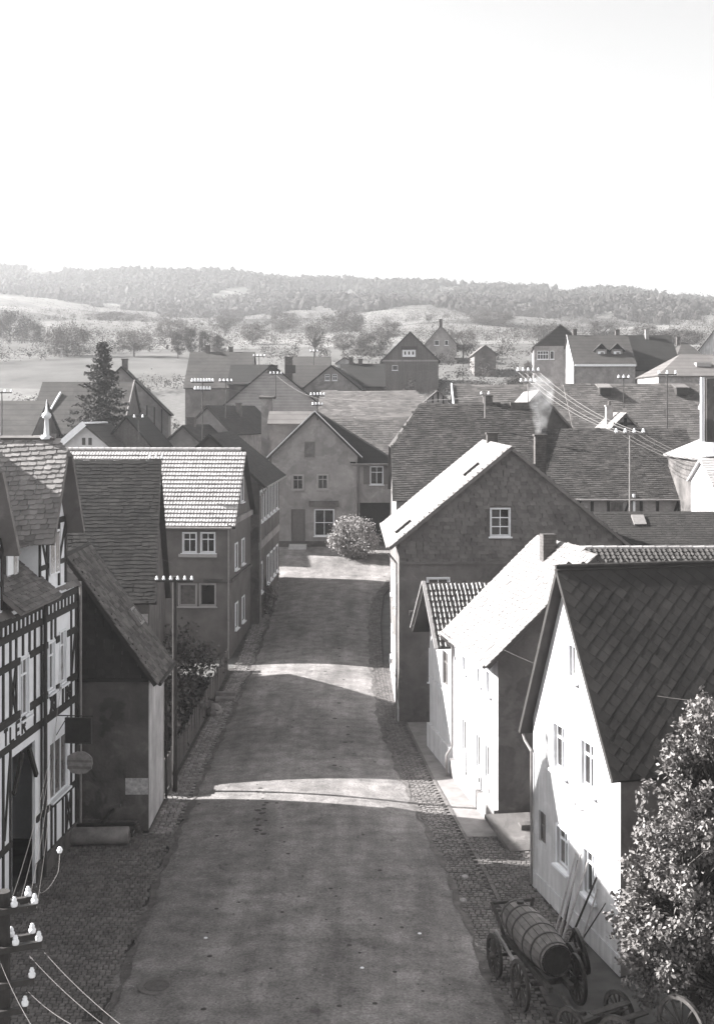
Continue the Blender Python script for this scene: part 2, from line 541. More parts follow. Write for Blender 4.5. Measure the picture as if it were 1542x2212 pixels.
# ------------------------------------------------------------------ roofs
def roof_pair(parent, M, L, W, yr, ze0, ze1, zr, oe=(.35, .35), og=(.2, .2), th=.14, mat=None, hip=(0, 0), hipd=(0, 0), cov=(None, None), name='roof', sides=(0, 1), fascia=None):
    """two slopes; x along the ridge. hip = how far down the slope the end is hipped (0..1), hipd = how far the ridge is cut back"""
    parts = []
    for sd in sides:
        half = yr if sd == 0 else W - yr
        ze = ze0 if sd == 0 else ze1
        o_e = oe[sd]
        rise = zr - ze
        sl = math.hypot(half, rise)
        S = sl * (half + o_e) / half
        dy = -1 if sd == 0 else 1
        v = Vector((0, dy * half / sl, -rise / sl))        # down the slope
        u = Vector((1, 0, 0))
        n = u.cross(v)
        if n.z < 0: n = -n
        o = Vector((0, yr, zr))
        P = Matrix(((u.x, v.x, n.x, o.x), (u.y, v.y, n.y, o.y), (u.z, v.z, n.z, o.z), (0, 0, 0, 1)))
        poly = []
        poly += [(-og[0], hip[0] * S), (hipd[0] - og[0], 0)] if hip[0] else [(-og[0], 0)]
        poly += [(L + og[1] - hipd[1], 0), (L + og[1], hip[1] * S)] if hip[1] else [(L + og[1], 0)]
        if not (hip[1] >= 1): poly += [(L + og[1], S)]
        if not (hip[0] >= 1): poly += [(-og[0], S)]
        nn = Vector((0, 0, th))
        b = MB()
        b.slab([P @ Vector((x, s, 0)) for (x, s) in poly], (P.to_3x3() @ nn))
        r = b.xf(M).build(name, mat, parent)
        parts.append((r, P, poly, S))
        c = cov[sd]
        if c:
            cover(r, M @ P, poly, **c)
    for e in (0, 1):
        if hip[e]:
            xr = (hipd[0] - og[0]) if e == 0 else (L + og[1] - hipd[1])
            xe = -og[0] if e == 0 else L + og[1]
            def sp(sd):
                half = yr if sd == 0 else W - yr
                ze = ze0 if sd == 0 else ze1
                return Vector((xe, yr + (-1 if sd == 0 else 1) * (half + oe[sd]) * hip[e], zr - (zr - ze) * (half + oe[sd]) / half * hip[e]))
            b = MB()
            top = Vector((xr, yr, zr))
            a, c2 = sp(0), sp(1)
            nrm = (a - top).cross(c2 - top).normalized()
            if nrm.z < 0: nrm = -nrm
            b.slab([top, a, c2], nrm * th)
            b.xf(M).build('hip_' + name if not name.startswith('hip') else name, mat, parent)
    return parts

def clip_poly(pts, poly):
    """Sutherland-Hodgman: pts clipped to convex poly (counter-clockwise)"""
    out = pts
    n = len(poly)
    for i in range(n):
        a, b = poly[i], poly[(i + 1) % n]
        inp, out = out, []
        if not inp: break
        def sd(p): return (b[0] - a[0]) * (p[1] - a[1]) - (b[1] - a[1]) * (p[0] - a[0])
        for k in range(len(inp)):
            p, q = inp[k], inp[(k + 1) % len(inp)]
            sp, sq = sd(p), sd(q)
            if sp >= -1e-9: out.append(p)
            if (sp > 1e-9 and sq < -1e-9) or (sp < -1e-9 and sq > 1e-9):
                t = sp / (sp - sq)
                out.append((p[0] + t * (q[0] - p[0]), p[1] + t * (q[1] - p[1])))
    return out

class House:
    def __init__(s, name, label, org, ang, L, W, z0, ze, zr, yr=None, wall=None, cat='house', group=None, ze1=None, recess=.13):
        s.root = empty(name, (org[0], org[1], z0), R(ang), label, cat, group)
        s.L, s.W, s.ze, s.zr = L, W, ze, zr
        s.ze1 = ze if ze1 is None else ze1
        s.yr = W / 2 if yr is None else yr
        s.wall_m = wall or M_grey
        s.op = {'x0': [], 'x1': [], 'y0': [], 'y1': []}
        s.rec = recess
        s.hipf = (0, 0)
        s.Mw = Matrix.Translation((org[0], org[1], z0)) @ Matrix.Rotation(R(ang), 4, 'Z')
        s.Mi = s.Mw.inverted()
    def lp(s, side, u, z, d=0.0):
        return Vector({'x0': (-d, u, z), 'x1': (s.L + d, u, z), 'y0': (u, -d, z), 'y1': (u, s.W + d, z)}[side])
    def px(s, side, px, py):
        """wall coordinates of the point of this wall seen along a calibrated sight line"""
        o = s.Mi @ Vector((0, 0, HC))
        p = s.Mi @ at(px, py, 10.0)
        d = p - o
        ax = 0 if side[0] == 'x' else 1
        val = {'x0': 0, 'x1': s.L, 'y0': 0, 'y1': s.W}[side]
        t = (val - o[ax]) / d[ax]
        q = o + d * t
        return (q[1 - ax], q[2])
    def outline(s, side):
        if side[0] == 'x':
            f = min(.995, s.hipf[0 if side == 'x0' else 1] * 1.06)
            if f > 0:
                return [(0, 0), (s.W, 0), (s.W, s.ze1), (s.yr + (s.W - s.yr) * f, s.zr - (s.zr - s.ze1) * f), (s.yr - s.yr * f, s.zr - (s.zr - s.ze) * f), (0, s.ze)]
            return [(0, 0), (s.W, 0), (s.W, s.ze1), (s.yr, s.zr), (0, s.ze)]
        return [(0, 0), (s.L, 0), (s.L, s.ze if side == 'y0' else s.ze1), (0, s.ze if side == 'y0' else s.ze1)]
    def walls(s, name='wall', mat=None):
        b = MB()
        for side in ('x0', 'x1', 'y0', 'y1'):
            ol = s.outline(side)
            us = sorted(set([0, max(p[0] for p in ol)] + [q for o in s.op[side] for q in o[:2]]))
            zs = sorted(set([0, max(p[1] for p in ol)] + [q for o in s.op[side] for q in o[2:4]]))
            for i in range(len(us) - 1):
                for j in range(len(zs) - 1):
                    cu, cz = (us[i] + us[i + 1]) / 2, (zs[j] + zs[j + 1]) / 2
                    if any(o[0] < cu < o[1] and o[2] < cz < o[3] for o in s.op[side]): continue
                    q = clip_poly([(us[i], zs[j]), (us[i + 1], zs[j]), (us[i + 1], zs[j + 1]), (us[i], zs[j + 1])], ol)
                    if len(q) >= 3:
                        pts = [s.lp(side, u, z) for (u, z) in q]
                        if side in ('x0', 'y1'): pts = pts[::-1]
                        b.poly(pts)
            for (u0, u1, z0, z1) in s.op[side]:
                c = [(u0, z0), (u1, z0), (u1, z1), (u0, z1)]
                for k in range(4):
                    p, q = c[k], c[(k + 1) % 4]
                    b.poly([s.lp(side, *p), s.lp(side, *q), s.lp(side, *q, -s.rec), s.lp(side, *p, -s.rec)])
        s.wall = b.build(name, mat or s.wall_m, s.root)
        return s.wall
    def b_local(s, b, side, u0, u1, z0, z1, d0, d1):
        o = s.lp(side, u0, z0, d0)
        b.ob(o, s.lp(side, u1, z0, d0) - o, s.lp(side, u0, z1, d0) - o, s.lp(side, u0, z0, d1) - o)
    def window(s, side, u0, u1, z0, z1, nx=2, rows=(.62,), frame=None, pane=None, sill=True, casing=0.0, shutters=None, fw=.06, name='window', sill_m=None):
        if u0 > u1: u0, u1 = u1, u0
        if z0 > z1: z0, z1 = z1, z0
        frame = frame or M_paint
        s.op[side].append((u0, u1, z0, z1))
        b = MB()
        r = s.rec
        def bx(a0, a1, c0, c1, d0=-r + .0, d1=-r + .06): s.b_local(b, side, a0, a1, c0, c1, d0, d1)
        e = .002
        bx(u0 + e, u0 + fw, z0 + e, z1 - e); bx(u1 - fw, u1 - e, z0 + e, z1 - e)
        bx(u0 + fw, u1 - fw, z0 + e, z0 + fw); bx(u0 + fw, u1 - fw, z1 - fw, z1 - e)
        hs = sorted(rows)
        yy = [z0 + fw] + [z0 + (z1 - z0) * q for q in hs] + [z1 - fw]
        for q in hs:
            zc = z0 + (z1 - z0) * q
            bx(u0 + fw, u1 - fw, zc - fw * .5, zc + fw * .5, -r, -r + .065)
        for i in range(1, nx):
            uc = u0 + (u1 - u0) * i / nx
            for j in range(len(yy) - 1):
                lo = yy[j] + (fw * .5 if j else 0); hi = yy[j + 1] - (fw * .5 if j < len(yy) - 2 else 0)
                bx(uc - fw * .4, uc + fw * .4, lo, hi, -r, -r + .055)
        if casing:
            c = casing
            s.b_local(b, side, u0 - c, u0, z0 - c, z1 + c, .002, .035); s.b_local(b, side, u1, u1 + c, z0 - c, z1 + c, .002, .035)
            s.b_local(b, side, u0, u1, z1, z1 + c, .002, .035); s.b_local(b, side, u0, u1, z0 - c, z0, .002, .035)
        w = b.build(name, frame, s.root)
        b = MB(); s.b_local(b, side, u0 + fw * .5, u1 - fw * .5, z0 + fw * .5, z1 - fw * .5, -r - .03, -r + .02)
        b.build('pane', pane or (M_glass, M_glass, M_glass_c)[rnd.randrange(3)], w)
        if sill:
            b = MB(); s.b_local(b, side, u0 - .08 - casing, u1 + .08 + casing, z0 - .07 - casing, z0 - .002 - casing, .003, .14)
            b.build('sill', sill_m or frame, w)
        if shutters:
            for sg in (0, 1):
                b = MB()
                a = (u0 - casing - (u1 - u0) * .52, u0 - casing - .01) if sg == 0 else (u1 + casing + .01, u1 + casing + (u1 - u0) * .52)
                s.b_local(b, side, a[0], a[1], z0, z1, .01, .05)
                for q in range(2):
                    zz = z0 + (z1 - z0) * (.08 + q * .46)
                    s.b_local(b, side, a[0] + .07, a[1] - .07, zz, zz + (z1 - z0) * .38, .05, .062)
                b.build('shutter', shutters, w)
        return w
    def window_px(s, side, x0, y0, x1, y1, **k):
        a, b = s.px(side, x0, y0), s.px(side, x1, y1)
        return s.window(side, a[0], b[0], b[1], a[1], **k)
    def slab_on(s, side, u0, u1, z0, z1, d0, d1, name, mat, parent=None):
        b = MB(); s.b_local(b, side, u0, u1, z0, z1, d0, d1)
        return b.build(name, mat, parent or s.root)
    def skin(s, side, mat, name='gable_render', d=.012):
        ol = s.outline(side)
        n = s.lp(side, 0, 0, d) - s.lp(side, 0, 0, .002)
        return MB().slab([s.lp(side, u, z, d) for (u, z) in ol], n).build(name, mat, s.root)
    def door(s, side, u0, u1, z0, z1, mat=None, frame=None):
        if u0 > u1: u0, u1 = u1, u0
        s.op[side].append((u0, u1, z0, z1))
        b = MB(); r = s.rec
        s.b_local(b, side, u0 + .01, u1 - .01, z0 + .01, z1 - .01, -r - .05, -r)
        um = (u0 + u1) / 2
        for (a0, a1) in ((u0 + .1, um - .05), (um + .05, u1 - .1)):
            for (c0, c1) in ((z0 + .2, z0 + (z1 - z0) * .42), (z0 + (z1 - z0) * .5, z1 - .15)):
                s.b_local(b, side, a0, a1, c0, c1, -r, -r + .03)
        d = b.build('door', mat or M_shutter, s.root)
        b = MB(); p = s.lp(side, um + .03, z0 + (z1 - z0) * .47, -r + .03); q = s.lp(side, um + .14, z0 + (z1 - z0) * .47, -r + .03)
        b.tube(p, q, .015, n=6).build('handle', M_iron, d)
        return d
    def roof(s, **k):
        return roof_pair(s.root, Matrix.Identity(4), s.L, s.W, s.yr, s.ze, s.ze1, s.zr, **k)
    def chimney(s, x, y, z0, z1, w=.55, d=.55, mat=None, cap=True, pots=0):
        b = MB(); b.box(x - w / 2, x + w / 2, y - d / 2, y + d / 2, z0, z1)
        c = b.build('chimney', mat or M_brick, s.root)
        if cap:
            b = MB(); b.box(x - w / 2 - .06, x + w / 2 + .06, y - d / 2 - .06, y + d / 2 + .06, z1 + .002, z1 + .1)
            b.build('chimney_cap', mat or M_brick, c)
        for i in range(pots):
            xx = x + (i - (pots - 1) / 2) * w * .5
            MB().tube((xx, y, z1 + .1), (xx, y, z1 + .45), .1, n=10).build('chimney_pot', M_brick, c)
        return c
    def pipe(s, pts, r=.05, mat=None, name='downpipe'):
        return MB().path([Vector(p) for p in pts], r, 8).build(name, mat or M_zinc, s.root)
    def gutter(s, sd, oe=.35, mat=None, x0=None, x1=None):
        half = s.yr if sd == 0 else s.W - s.yr
        ze = s.ze if sd == 0 else s.ze1
        y = -oe - .07 if sd == 0 else s.W + oe + .07
        z = ze - (s.zr - ze) / half * oe - .04
        return MB().tube((x0 if x0 is not None else -.15, y, z), (x1 if x1 is not None else s.L + .15, y, z), .07, n=8).build('gutter', mat or M_zinc, s.root)
    def ridge_cap(s, mat, x0, x1, step=.4, knobs=False, r=.11):
        """row of half round ridge tiles"""
        n = max(1, int((x1 - x0) / step))
        b = MB(); b.tube((0, 0, 0), (step * 1.04, 0, 0), r, r * 1.18, n=10)
        me = b.mesh('ridge_tile'); me.materials.append(mat)
        for i in range(n):
            o = link('ridge_tile', me, s.root)
            o.location = (x0 + i * step, s.yr, s.zr + .02)

def front_gable(name, label, pxA, pyA, halfpx, pyE, Y, depth, wall=None, roof=None, ang=90.0, oe=.35, og=(.35, .2), cov=(None, None), group=None, z0=None, th=.14, hip=(0, 0), hipd=(0, 0), cat='house'):
    """house whose gable faces the street viewer: apex and eave heights from sight lines at distance Y"""
    s = FOC / Y
    apex = at(pxA, pyA, Y)
    half = halfpx / s
    zg = g(Y) - .4 if z0 is None else z0
    zr = apex.z - zg - th * 1.2
    pitch = (pyE - pyA) / halfpx
    ze = zr - pitch * half + .0
    half_w = half - oe
    ze = zr - pitch * half_w
    a = R(ang)
    lx = Vector((math.cos(a), math.sin(a))); ly = Vector((-math.sin(a), math.cos(a)))
    org = Vector((apex.x, apex.y)) - ly * half_w + lx * og[0]
    h = House(name, label, org, ang, depth, 2 * half_w, zg, ze, zr, wall=wall, group=group, cat=cat)
    h.hipf = hip
    h.rk = dict(mat=roof or M_far_d, oe=(oe, oe), og=og, th=th, cov=cov, hip=hip, hipd=hipd)
    return h

def front_eave(name, label, px0, px1, pyR, pyE, Y, half, wall=None, roof=None, ang=0.0, oe=.35, og=(.2, .2), cov=(None, None), group=None, z0=None, th=.14, hip=(0, 0), hipd=(0, 0), cat='house', Wd=None):
    """house whose long side faces the viewer: ridge at distance Y + half, eave at Y"""
    zg = g(Y) - .4 if z0 is None else z0
    r0, r1 = at(px0, pyR, Y + half), at(px1, pyR, Y + half)
    e0 = at(px0, pyE, Y)
    L = r1.x - r0.x
    zr = r0.z - zg - th
    zev = e0.z - zg                     # at overhang
    pitch = (zr - zev) / (half + 0.0)
    ze = zev + pitch * oe
    org = Vector((r0.x, Y + oe))
    W = 2 * (half - oe) if Wd is None else Wd
    h = House(name, label, org, ang, L, W, zg, ze, zr, yr=half - oe, wall=wall, group=group, cat=cat, ze1=zr - pitch * (W - (half - oe)))
    h.hipf = hip
    h.rk = dict(mat=roof or M_far_d, oe=(oe, oe), og=og, th=th, cov=cov, hip=hip, hipd=hipd)
    return h
# ------------------------------------------------------------------ the setting: ground, road, pavements
def ground_mat():
    m = bpy.data.materials.new('ground_and_fields')
    m.use_nodes = True
    N, L = m.node_tree.nodes, m.node_tree.links
    b = N['Principled BSDF']; b.inputs['Roughness'].default_value = .95; b.inputs['Specular IOR Level'].default_value = .1
    geo = N.new('ShaderNodeNewGeometry')
    mp = N.new('ShaderNodeMapping'); mp.inputs['Scale'].default_value = (.010, .022, 0); mp.inputs['Rotation'].default_value = (0, 0, .5)
    L.new(geo.outputs['Position'], mp.inputs['Vector'])
    vo = N.new('ShaderNodeTexVoronoi'); vo.feature = 'F1'; vo.inputs['Scale'].default_value = 1.0
    L.new(mp.outputs[0], vo.inputs['Vector'])
    sepc = N.new('ShaderNodeSeparateColor'); L.new(vo.outputs['Color'], sepc.inputs[0])
    mr = N.new('ShaderNodeMapRange'); mr.inputs['To Min'].default_value = .06; mr.inputs['To Max'].default_value = .18
    L.new(sepc.outputs[0], mr.inputs['Value'])
    nz = N.new('ShaderNodeTexNoise'); nz.inputs['Scale'].default_value = .08; nz.inputs['Detail'].default_value = 9; nz.inputs['Roughness'].default_value = .7
    L.new(geo.outputs['Position'], nz.inputs['Vector'])
    m2 = N.new('ShaderNodeMapRange'); m2.inputs['From Min'].default_value = .3; m2.inputs['From Max'].default_value = .7
    m2.inputs['To Min'].default_value = .55; m2.inputs['To Max'].default_value = 1.25
    L.new(nz.outputs['Fac'], m2.inputs['Value'])
    q = N.new('ShaderNodeMath'); q.operation = 'MULTIPLY'; L.new(mr.outputs[0], q.inputs[0]); L.new(m2.outputs[0], q.inputs[1])
    sp = N.new('ShaderNodeSeparateXYZ'); L.new(geo.outputs['Position'], sp.inputs[0])
    mxx = N.new('ShaderNodeMapRange'); mxx.inputs['From Min'].default_value = -45; mxx.inputs['From Max'].default_value = -18; mxx.inputs['To Min'].default_value = 0; mxx.inputs['To Max'].default_value = 105
    L.new(sp.outputs['X'], mxx.inputs['Value'])
    sb = N.new('ShaderNodeMath'); sb.operation = 'SUBTRACT'; L.new(sp.outputs['Y'], sb.inputs[0]); L.new(mxx.outputs[0], sb.inputs[1])
    m3 = N.new('ShaderNodeMapRange'); m3.inputs['From Min'].default_value = 128; m3.inputs['From Max'].default_value = 150
    L.new(sb.outputs[0], m3.inputs['Value'])
    mx = N.new('ShaderNodeMix'); mx.data_type = 'FLOAT'
    L.new(m3.outputs[0], mx.inputs[0])
    n2 = N.new('ShaderNodeTexNoise'); n2.inputs['Scale'].default_value = 1.5; n2.inputs['Detail'].default_value = 8
    L.new(geo.outputs['Position'], n2.inputs['Vector'])
    m4 = N.new('ShaderNodeMapRange'); m4.inputs['To Min'].default_value = .05; m4.inputs['To Max'].default_value = .19
    L.new(n2.outputs['Fac'], m4.inputs['Value'])
    L.new(m4.outputs[0], mx.inputs[2]); L.new(q.outputs[0], mx.inputs[3])
    vm = N.new('ShaderNodeVectorMath'); vm.operation = 'SCALE'; vm.inputs[0].default_value = (1.02, 1, .98)
    L.new(mx.outputs[0], vm.inputs['Scale']); L.new(vm.outputs[0], b.inputs['Base Color'])
    return m

def road_mat():
    m = bpy.data.materials.new('dirt_road')
    m.use_nodes = True
    N, L = m.node_tree.nodes, m.node_tree.links
    b = N['Principled BSDF']; b.inputs['Roughness'].default_value = .9; b.inputs['Specular IOR Level'].default_value = .2
    geo = N.new('ShaderNodeNewGeometry')
    def noise(sc3, lo, hi, det=6, f0=.3, f1=.7):
        mp = N.new('ShaderNodeMapping'); mp.inputs['Scale'].default_value = sc3
        L.new(geo.outputs['Position'], mp.inputs['Vector'])
        n = N.new('ShaderNodeTexNoise'); n.inputs['Scale'].default_value = 1; n.inputs['Detail'].default_value = det; n.inputs['Roughness'].default_value = .65
        L.new(mp.outputs[0], n.inputs['Vector'])
        r = N.new('ShaderNodeMapRange'); r.inputs['From Min'].default_value = f0; r.inputs['From Max'].default_value = f1
        r.inputs['To Min'].default_value = lo; r.inputs['To Max'].default_value = hi
        L.new(n.outputs['Fac'], r.inputs['Value'])
        return r.outputs[0]
    fs = [noise((.5, .25, .3), .68, 1.28), noise((1.2, 1.4, 1), .62, 1.3, 8), noise((14, 14, 14), .6, 1.4), noise((1.1, .09, .1), .72, 1.14, 4), noise((3.2, 1.4, 1), .65, 1.0, 2, .26, .38)]
    cur = fs[0]
    for f in fs[1:]:
        q = N.new('ShaderNodeMath'); q.operation = 'MULTIPLY'; L.new(cur, q.inputs[0]); L.new(f, q.inputs[1]); cur = q.outputs[0]
    vm = N.new('ShaderNodeVectorMath'); vm.operation = 'SCALE'; vm.inputs[0].default_value = tone(.195)
    L.new(cur, vm.inputs['Scale']); L.new(vm.outputs[0], b.inputs['Base Color'])
    n5 = N.new('ShaderNodeTexNoise'); n5.inputs['Scale'].default_value = 12; n5.inputs['Detail'].default_value = 8
    L.new(geo.outputs['Position'], n5.inputs['Vector'])
    bp = N.new('ShaderNodeBump'); bp.inputs['Strength'].default_value = .5; bp.inputs['Distance'].default_value = .04
    L.new(n5.outputs['Fac'], bp.inputs['Height']); L.new(bp.outputs[0], b.inputs['Normal'])
    return m

xs = sorted(set([round(x, 3) for x in np.concatenate([np.linspace(-60, 60, 61), np.sign(np.linspace(-1, 1, 81)) * (60 + 1200 * np.abs(np.linspace(-1, 1, 81)) ** 1.6)])]))
ys = sorted(set([round(float(y), 3) for y in np.concatenate([np.linspace(-80, 60, 15), np.linspace(62, 300, 60), 300 + 1200 * np.linspace(0, 1, 70) ** 1.15])]))
V = np.array([(x, y, T(x, y) - .06) for y in ys for x in xs])
nx = len(xs)
Fq = np.array([(j * nx + i, j * nx + i + 1, (j + 1) * nx + i + 1, (j + 1) * nx + i) for j in range(len(ys) - 1) for i in range(nx - 1)])
ground = np_mesh('ground', V, Fq, ground_mat(), smooth=True, kind='structure')

LY = [10, 31, 41, 52, 61, 74, 90, 97, 101, 110]
LX = [-6.4, -6.4, -6.6, -6.55, -6.45, -6.15, -6.0, -5.95, -6.4, -8.5]
RYs = [10, 31, 41.6, 52, 61, 74, 84, 92, 98, 102, 110]
RX = [4.3, 3.9, 3.1, 2.0, 1.25, .9, .95, 1.3, 2.6, 6.5, 10]
XL = lambda y: float(np.interp(y, LY, LX))
XR = lambda y: float(np.interp(y, RYs, RX))
def road_z(x, y):
    a, b = XL(y), XR(y)
    t = max(-1, min(1, (x - (a + b) / 2) / ((b - a) / 2)))
    return g(y) + .085 + (.16 if y < 92 else max(.02, .2 - (y - 92) * .03)) * (1 - t * t)
yy = np.linspace(8, 110, 400)
V, Fq = [], []
for y in yy:
    for k in range(21):
        x = XL(y) + (XR(y) - XL(y)) * k / 20
        z = road_z(x, y)
        if k == 0: x -= .1 + .12 * math.sin(y * 1.7) + .1 * math.sin(y * 4.1 + 1); z -= .05
        if k == 20: x += .1 + .12 * math.sin(y * 1.9 + 2) + .1 * math.sin(y * 3.7); z -= .05
        V.append((x, y, z))
for j in range(len(yy) - 1):
    for k in range(20):
        a = j * 21 + k
        Fq.append((a, a + 1, a + 22, a + 21))
road = np_mesh('road', np.array(V), np.array(Fq), road_mat(), smooth=True, kind='structure')

M_cob = gmat('cobble_stone', .13, var=.3, scale=1.2, rough=.85, rand=.25)
M_cob_l = gmat('pale_cobble', .21, var=.25, scale=1.2, rough=.85, rand=.3)
M_joint = gmat('earth_joint', .045, var=.3, scale=4)

def pavement(name, y0, y1, fl, fr, mat=M_cob, size=.17, singles=0, z=.03, dy=2.0, wob=.25, sy=1.0):
    ys_ = np.arange(y0, y1 + .01, min(dy, (y1 - y0)))
    V, Fq = [], []
    for y in ys_:
        for k in range(5):
            x = fl(y) + (fr(y) - fl(y)) * k / 4
            V.append((x, y, g(y) + z))
    for j in range(len(ys_) - 1):
        for k in range(4):
            a = j * 5 + k
            Fq.append((a, a + 1, a + 6, a + 5))
    p = np_mesh(name, np.array(V), np.array(Fq), M_joint, kind='structure')
    base = [(-.47, -.47, 0), (.47, -.47, 0), (.47, .47, 0), (-.47, .47, 0), (-.4, -.4, 1), (.4, -.4, 1), (.4, .4, 1), (-.4, .4, 1)]
    F = [(4, 5, 6, 7), (0, 1, 5, 4), (1, 2, 6, 5), (2, 3, 7, 6), (3, 0, 4, 7)]
    pl = []
    y = y0
    j = 0
    while y < y1:
        x = fl(y) + size * (.5 if j % 2 else .25)
        while x < fr(y) - size * .4:
            w = size * rnd.uniform(.86, 1.1)
            pl.append((x, y + rnd.gauss(0, .012), g(y) + z + rnd.uniform(.002, .016), w, size * sy * rnd.uniform(.85, .98), .035, rnd.gauss(0, .06)))
            x += size * 1.03
        y += size * sy * 1.02; j += 1
    def mat4(q):
        x, y, zz, w, d, h, a = q
        return Matrix.Translation((x, y, zz)) @ Matrix.Rotation(a, 4, 'Z') @ Matrix.Diagonal((w, d, h, 1))
    pl.sort(key=lambda q: q[1])
    first, rest = pl[:singles], pl[singles:]
    if first:
        me = bpy.data.meshes.new('cobble'); me.from_pydata(base, [], F); me.materials.append(mat)
        for q in first:
            o = link('cobble', me, p); o.matrix_local = mat4(q)
    A = np.array([np.array(mat4(q)) for q in rest])
    P = np.array([(a, b, c, 1.) for (a, b, c) in base])
    W = np.einsum('nij,kj->nki', A, P)[:, :, :3].reshape(-1, 3)
    Fq = (np.array(F)[None] + (np.arange(len(rest)) * 8)[:, None, None]).reshape(-1, 4)
    np_mesh('cobbles', W, Fq, mat, p, kind='stuff')
    return p

FX = lambda y: -10.1 - .085 * (45 - y)
pavement('forecourt_left', 20, 45.6, lambda y: FX(y) - .3, lambda y: XL(y), size=.16, singles=140)
pavement('footway_left', 45.62, 97, lambda y: XL(y) - (.95 if y < 90 else .6), lambda y: XL(y), mat=M_cob_l, size=.19)
pavement('gutter_right', 22, 97, lambda y: XR(y) - .05, lambda y: XR(y) + (1.15 if y < 74 else .7), mat=M_cob, size=.17)
pavement('forecourt_right', 36, 45.2, lambda y: XR(y) + 1.15, lambda y: 5.7 + .2 * (40.7 - y) if y < 40.7 else 9.0, mat=M_cob, size=.16, singles=160)
# bare strip before the white house, a shallow stone gutter line on both sides of the road
def strip(name, y0, y1, fl, fr, mat, z=.034, n=30, kind='structure'):
    V, Fq = [], []
    for i in range(n + 1):
        y = y0 + (y1 - y0) * i / n
        V += [(fl(y), y, g(y) + z), (fr(y), y, g(y) + z)]
        if i < n: a = 2 * i; Fq.append((a, a + 1, a + 3, a + 2))
    return np_mesh(name, np.array(V), np.array(Fq), mat, kind=kind)
strip('earth_strip_right', 45.3, 62, lambda y: XR(y) + 1.16, lambda y: 6.5, gmat('trodden_earth', .2, var=.25, scale=1.5, bump=.3))
strip('garden_bed_left', 46, 73, lambda y: -7.7, lambda y: XL(y) - .96, gmat('garden_soil', .06, var=.5, scale=2.5, bump=.6, bscale=6), z=.05)
M_gut = gmat('wet_gutter', .095, var=.5, scale=3, bump=.5, bscale=10)
for nm, off, sg in (('gutter_left', XL, 1), ('gutter_line_right', XR, -1)):
    V, Fq = [], []
    gy = np.arange(24, 92, .5)
    for y in gy:
        w0 = off(y) + sg * (.02 + .07 * math.sin(y * 2.3) + .05 * math.sin(y * 5.1)); w1 = off(y) + sg * (.2 + .06 * math.sin(y * 1.3 + 1) + .06 * math.sin(y * 3.9))
        for x in (w0, (w0 + w1) / 2, w1): V.append((x, y, road_z(x, y) + .006))
    for j in range(len(gy) - 1):
        for k in (0, 1): a = 3 * j + k; Fq.append((a, a + 1, a + 4, a + 3))
    np_mesh(nm, np.array(V), np.array(Fq), M_gut, kind='structure')
M_kerb = gmat('kerb_stone', .11, var=.25, scale=3, rand=.2)
kerb = empty('kerb', (XL(52), 52, 0)); kerb['kind'] = 'structure'
kme = MB().box(-.06, .06, -.47, .47, -.1, .055).mesh('kerb_stone'); kme.materials.append(M_kerb)
for side in (0, 1):
    y = 30.5
    while y < 92:
        x = XL(y) - .95 if side == 0 else XR(y) + 1.2
        if (side == 0 and y > 46) or (side == 1 and y < 74):
            o = link('kerb_stone', kme, kerb)
            o.location = (x - XL(52), y - 52, g(y) + .02)
            x2 = XL(y + .5) if side == 0 else XR(y + .5) + 1.2
            o.rotation_euler = (0, 0, -math.atan2(x2 - (XL(y) if side == 0 else XR(y) + 1.2), .5))
        y += .97

# ------------------------------------------------------------------ right side: white gabled house
h = House('white_gable_house', 'white plastered house with tall bare gable and dark diamond slate roof behind tree', (7.2, 34.2), 12.8, 12, 6.66, 0, 5.75, 10.72, yr=3.85, wall=M_white)
for q in ((1197, 1560, 1221, 1672), (1256, 1596, 1283, 1712)):
    h.window_px('x0', *q, nx=2, rows=(.7,), casing=.1, sill=True)
for q in ((1203, 1782, 1227, 1884), (1262, 1830, 1285, 1945)):
    h.window_px('x0', *q, nx=2, rows=(.7,), casing=.06, sill=True)
h.window_px('x0', 1230, 1392, 1244, 1466, nx=1, rows=(), casing=.1)
a = h.px('x0', 1163, 1748); b2 = h.px('x0', 1178, 1828)
h.window('x0', a[0], b2[0], b2[1], a[1], nx=1, rows=(.5,), frame=M_shutter, sill=False, pane=M_shutter)
h.walls()
h.skin('y0', M_mid, 'side_shade_skin')  # dark skin puts the side wall's shade into its colour
DIA = dict(kind='diamond', w=.46, h=.46, mat=M_slate_d, piece='slate', rot=.01, jit=.004, lift=.4)
rp = h.roof(mat=M_slate_d, oe=(.25, .45), og=(.34, .2), cov=(dict(DIA, singles=300), None))
h.ridge_cap(M_slate_d, -.34, 12, step=.5, r=.07)
h.gutter(1, .45)
h.pipe([(-.2, 6.66 + .5, 5.0), (-.2, 6.9, 4.7), (-.08, 6.6, 4.4), (-.08, 6.6, .1)], .045)
h.slab_on('x0', -.02, 6.68, 0, .55, .004, .05, 'plinth', M_white)
b = MB()
for k in range(3):                           # iron flower hooks below the window
    p = h.px('x0', 1250 + k * 14, 1718 + k * 14)
    b.path([h.lp('x0', p[0], p[1], .02), h.lp('x0', p[0], p[1] - .05, .35), h.lp('x0', p[0], p[1] - .3, .03)], .01, 5)
b.build('flower_bracket', M_iron, h.root)
h.slab_on('x0', .0, 1.0, 2.3, 3.0, .003, .01, 'patch', gmat('fresh_whitewash', .8, var=.04))

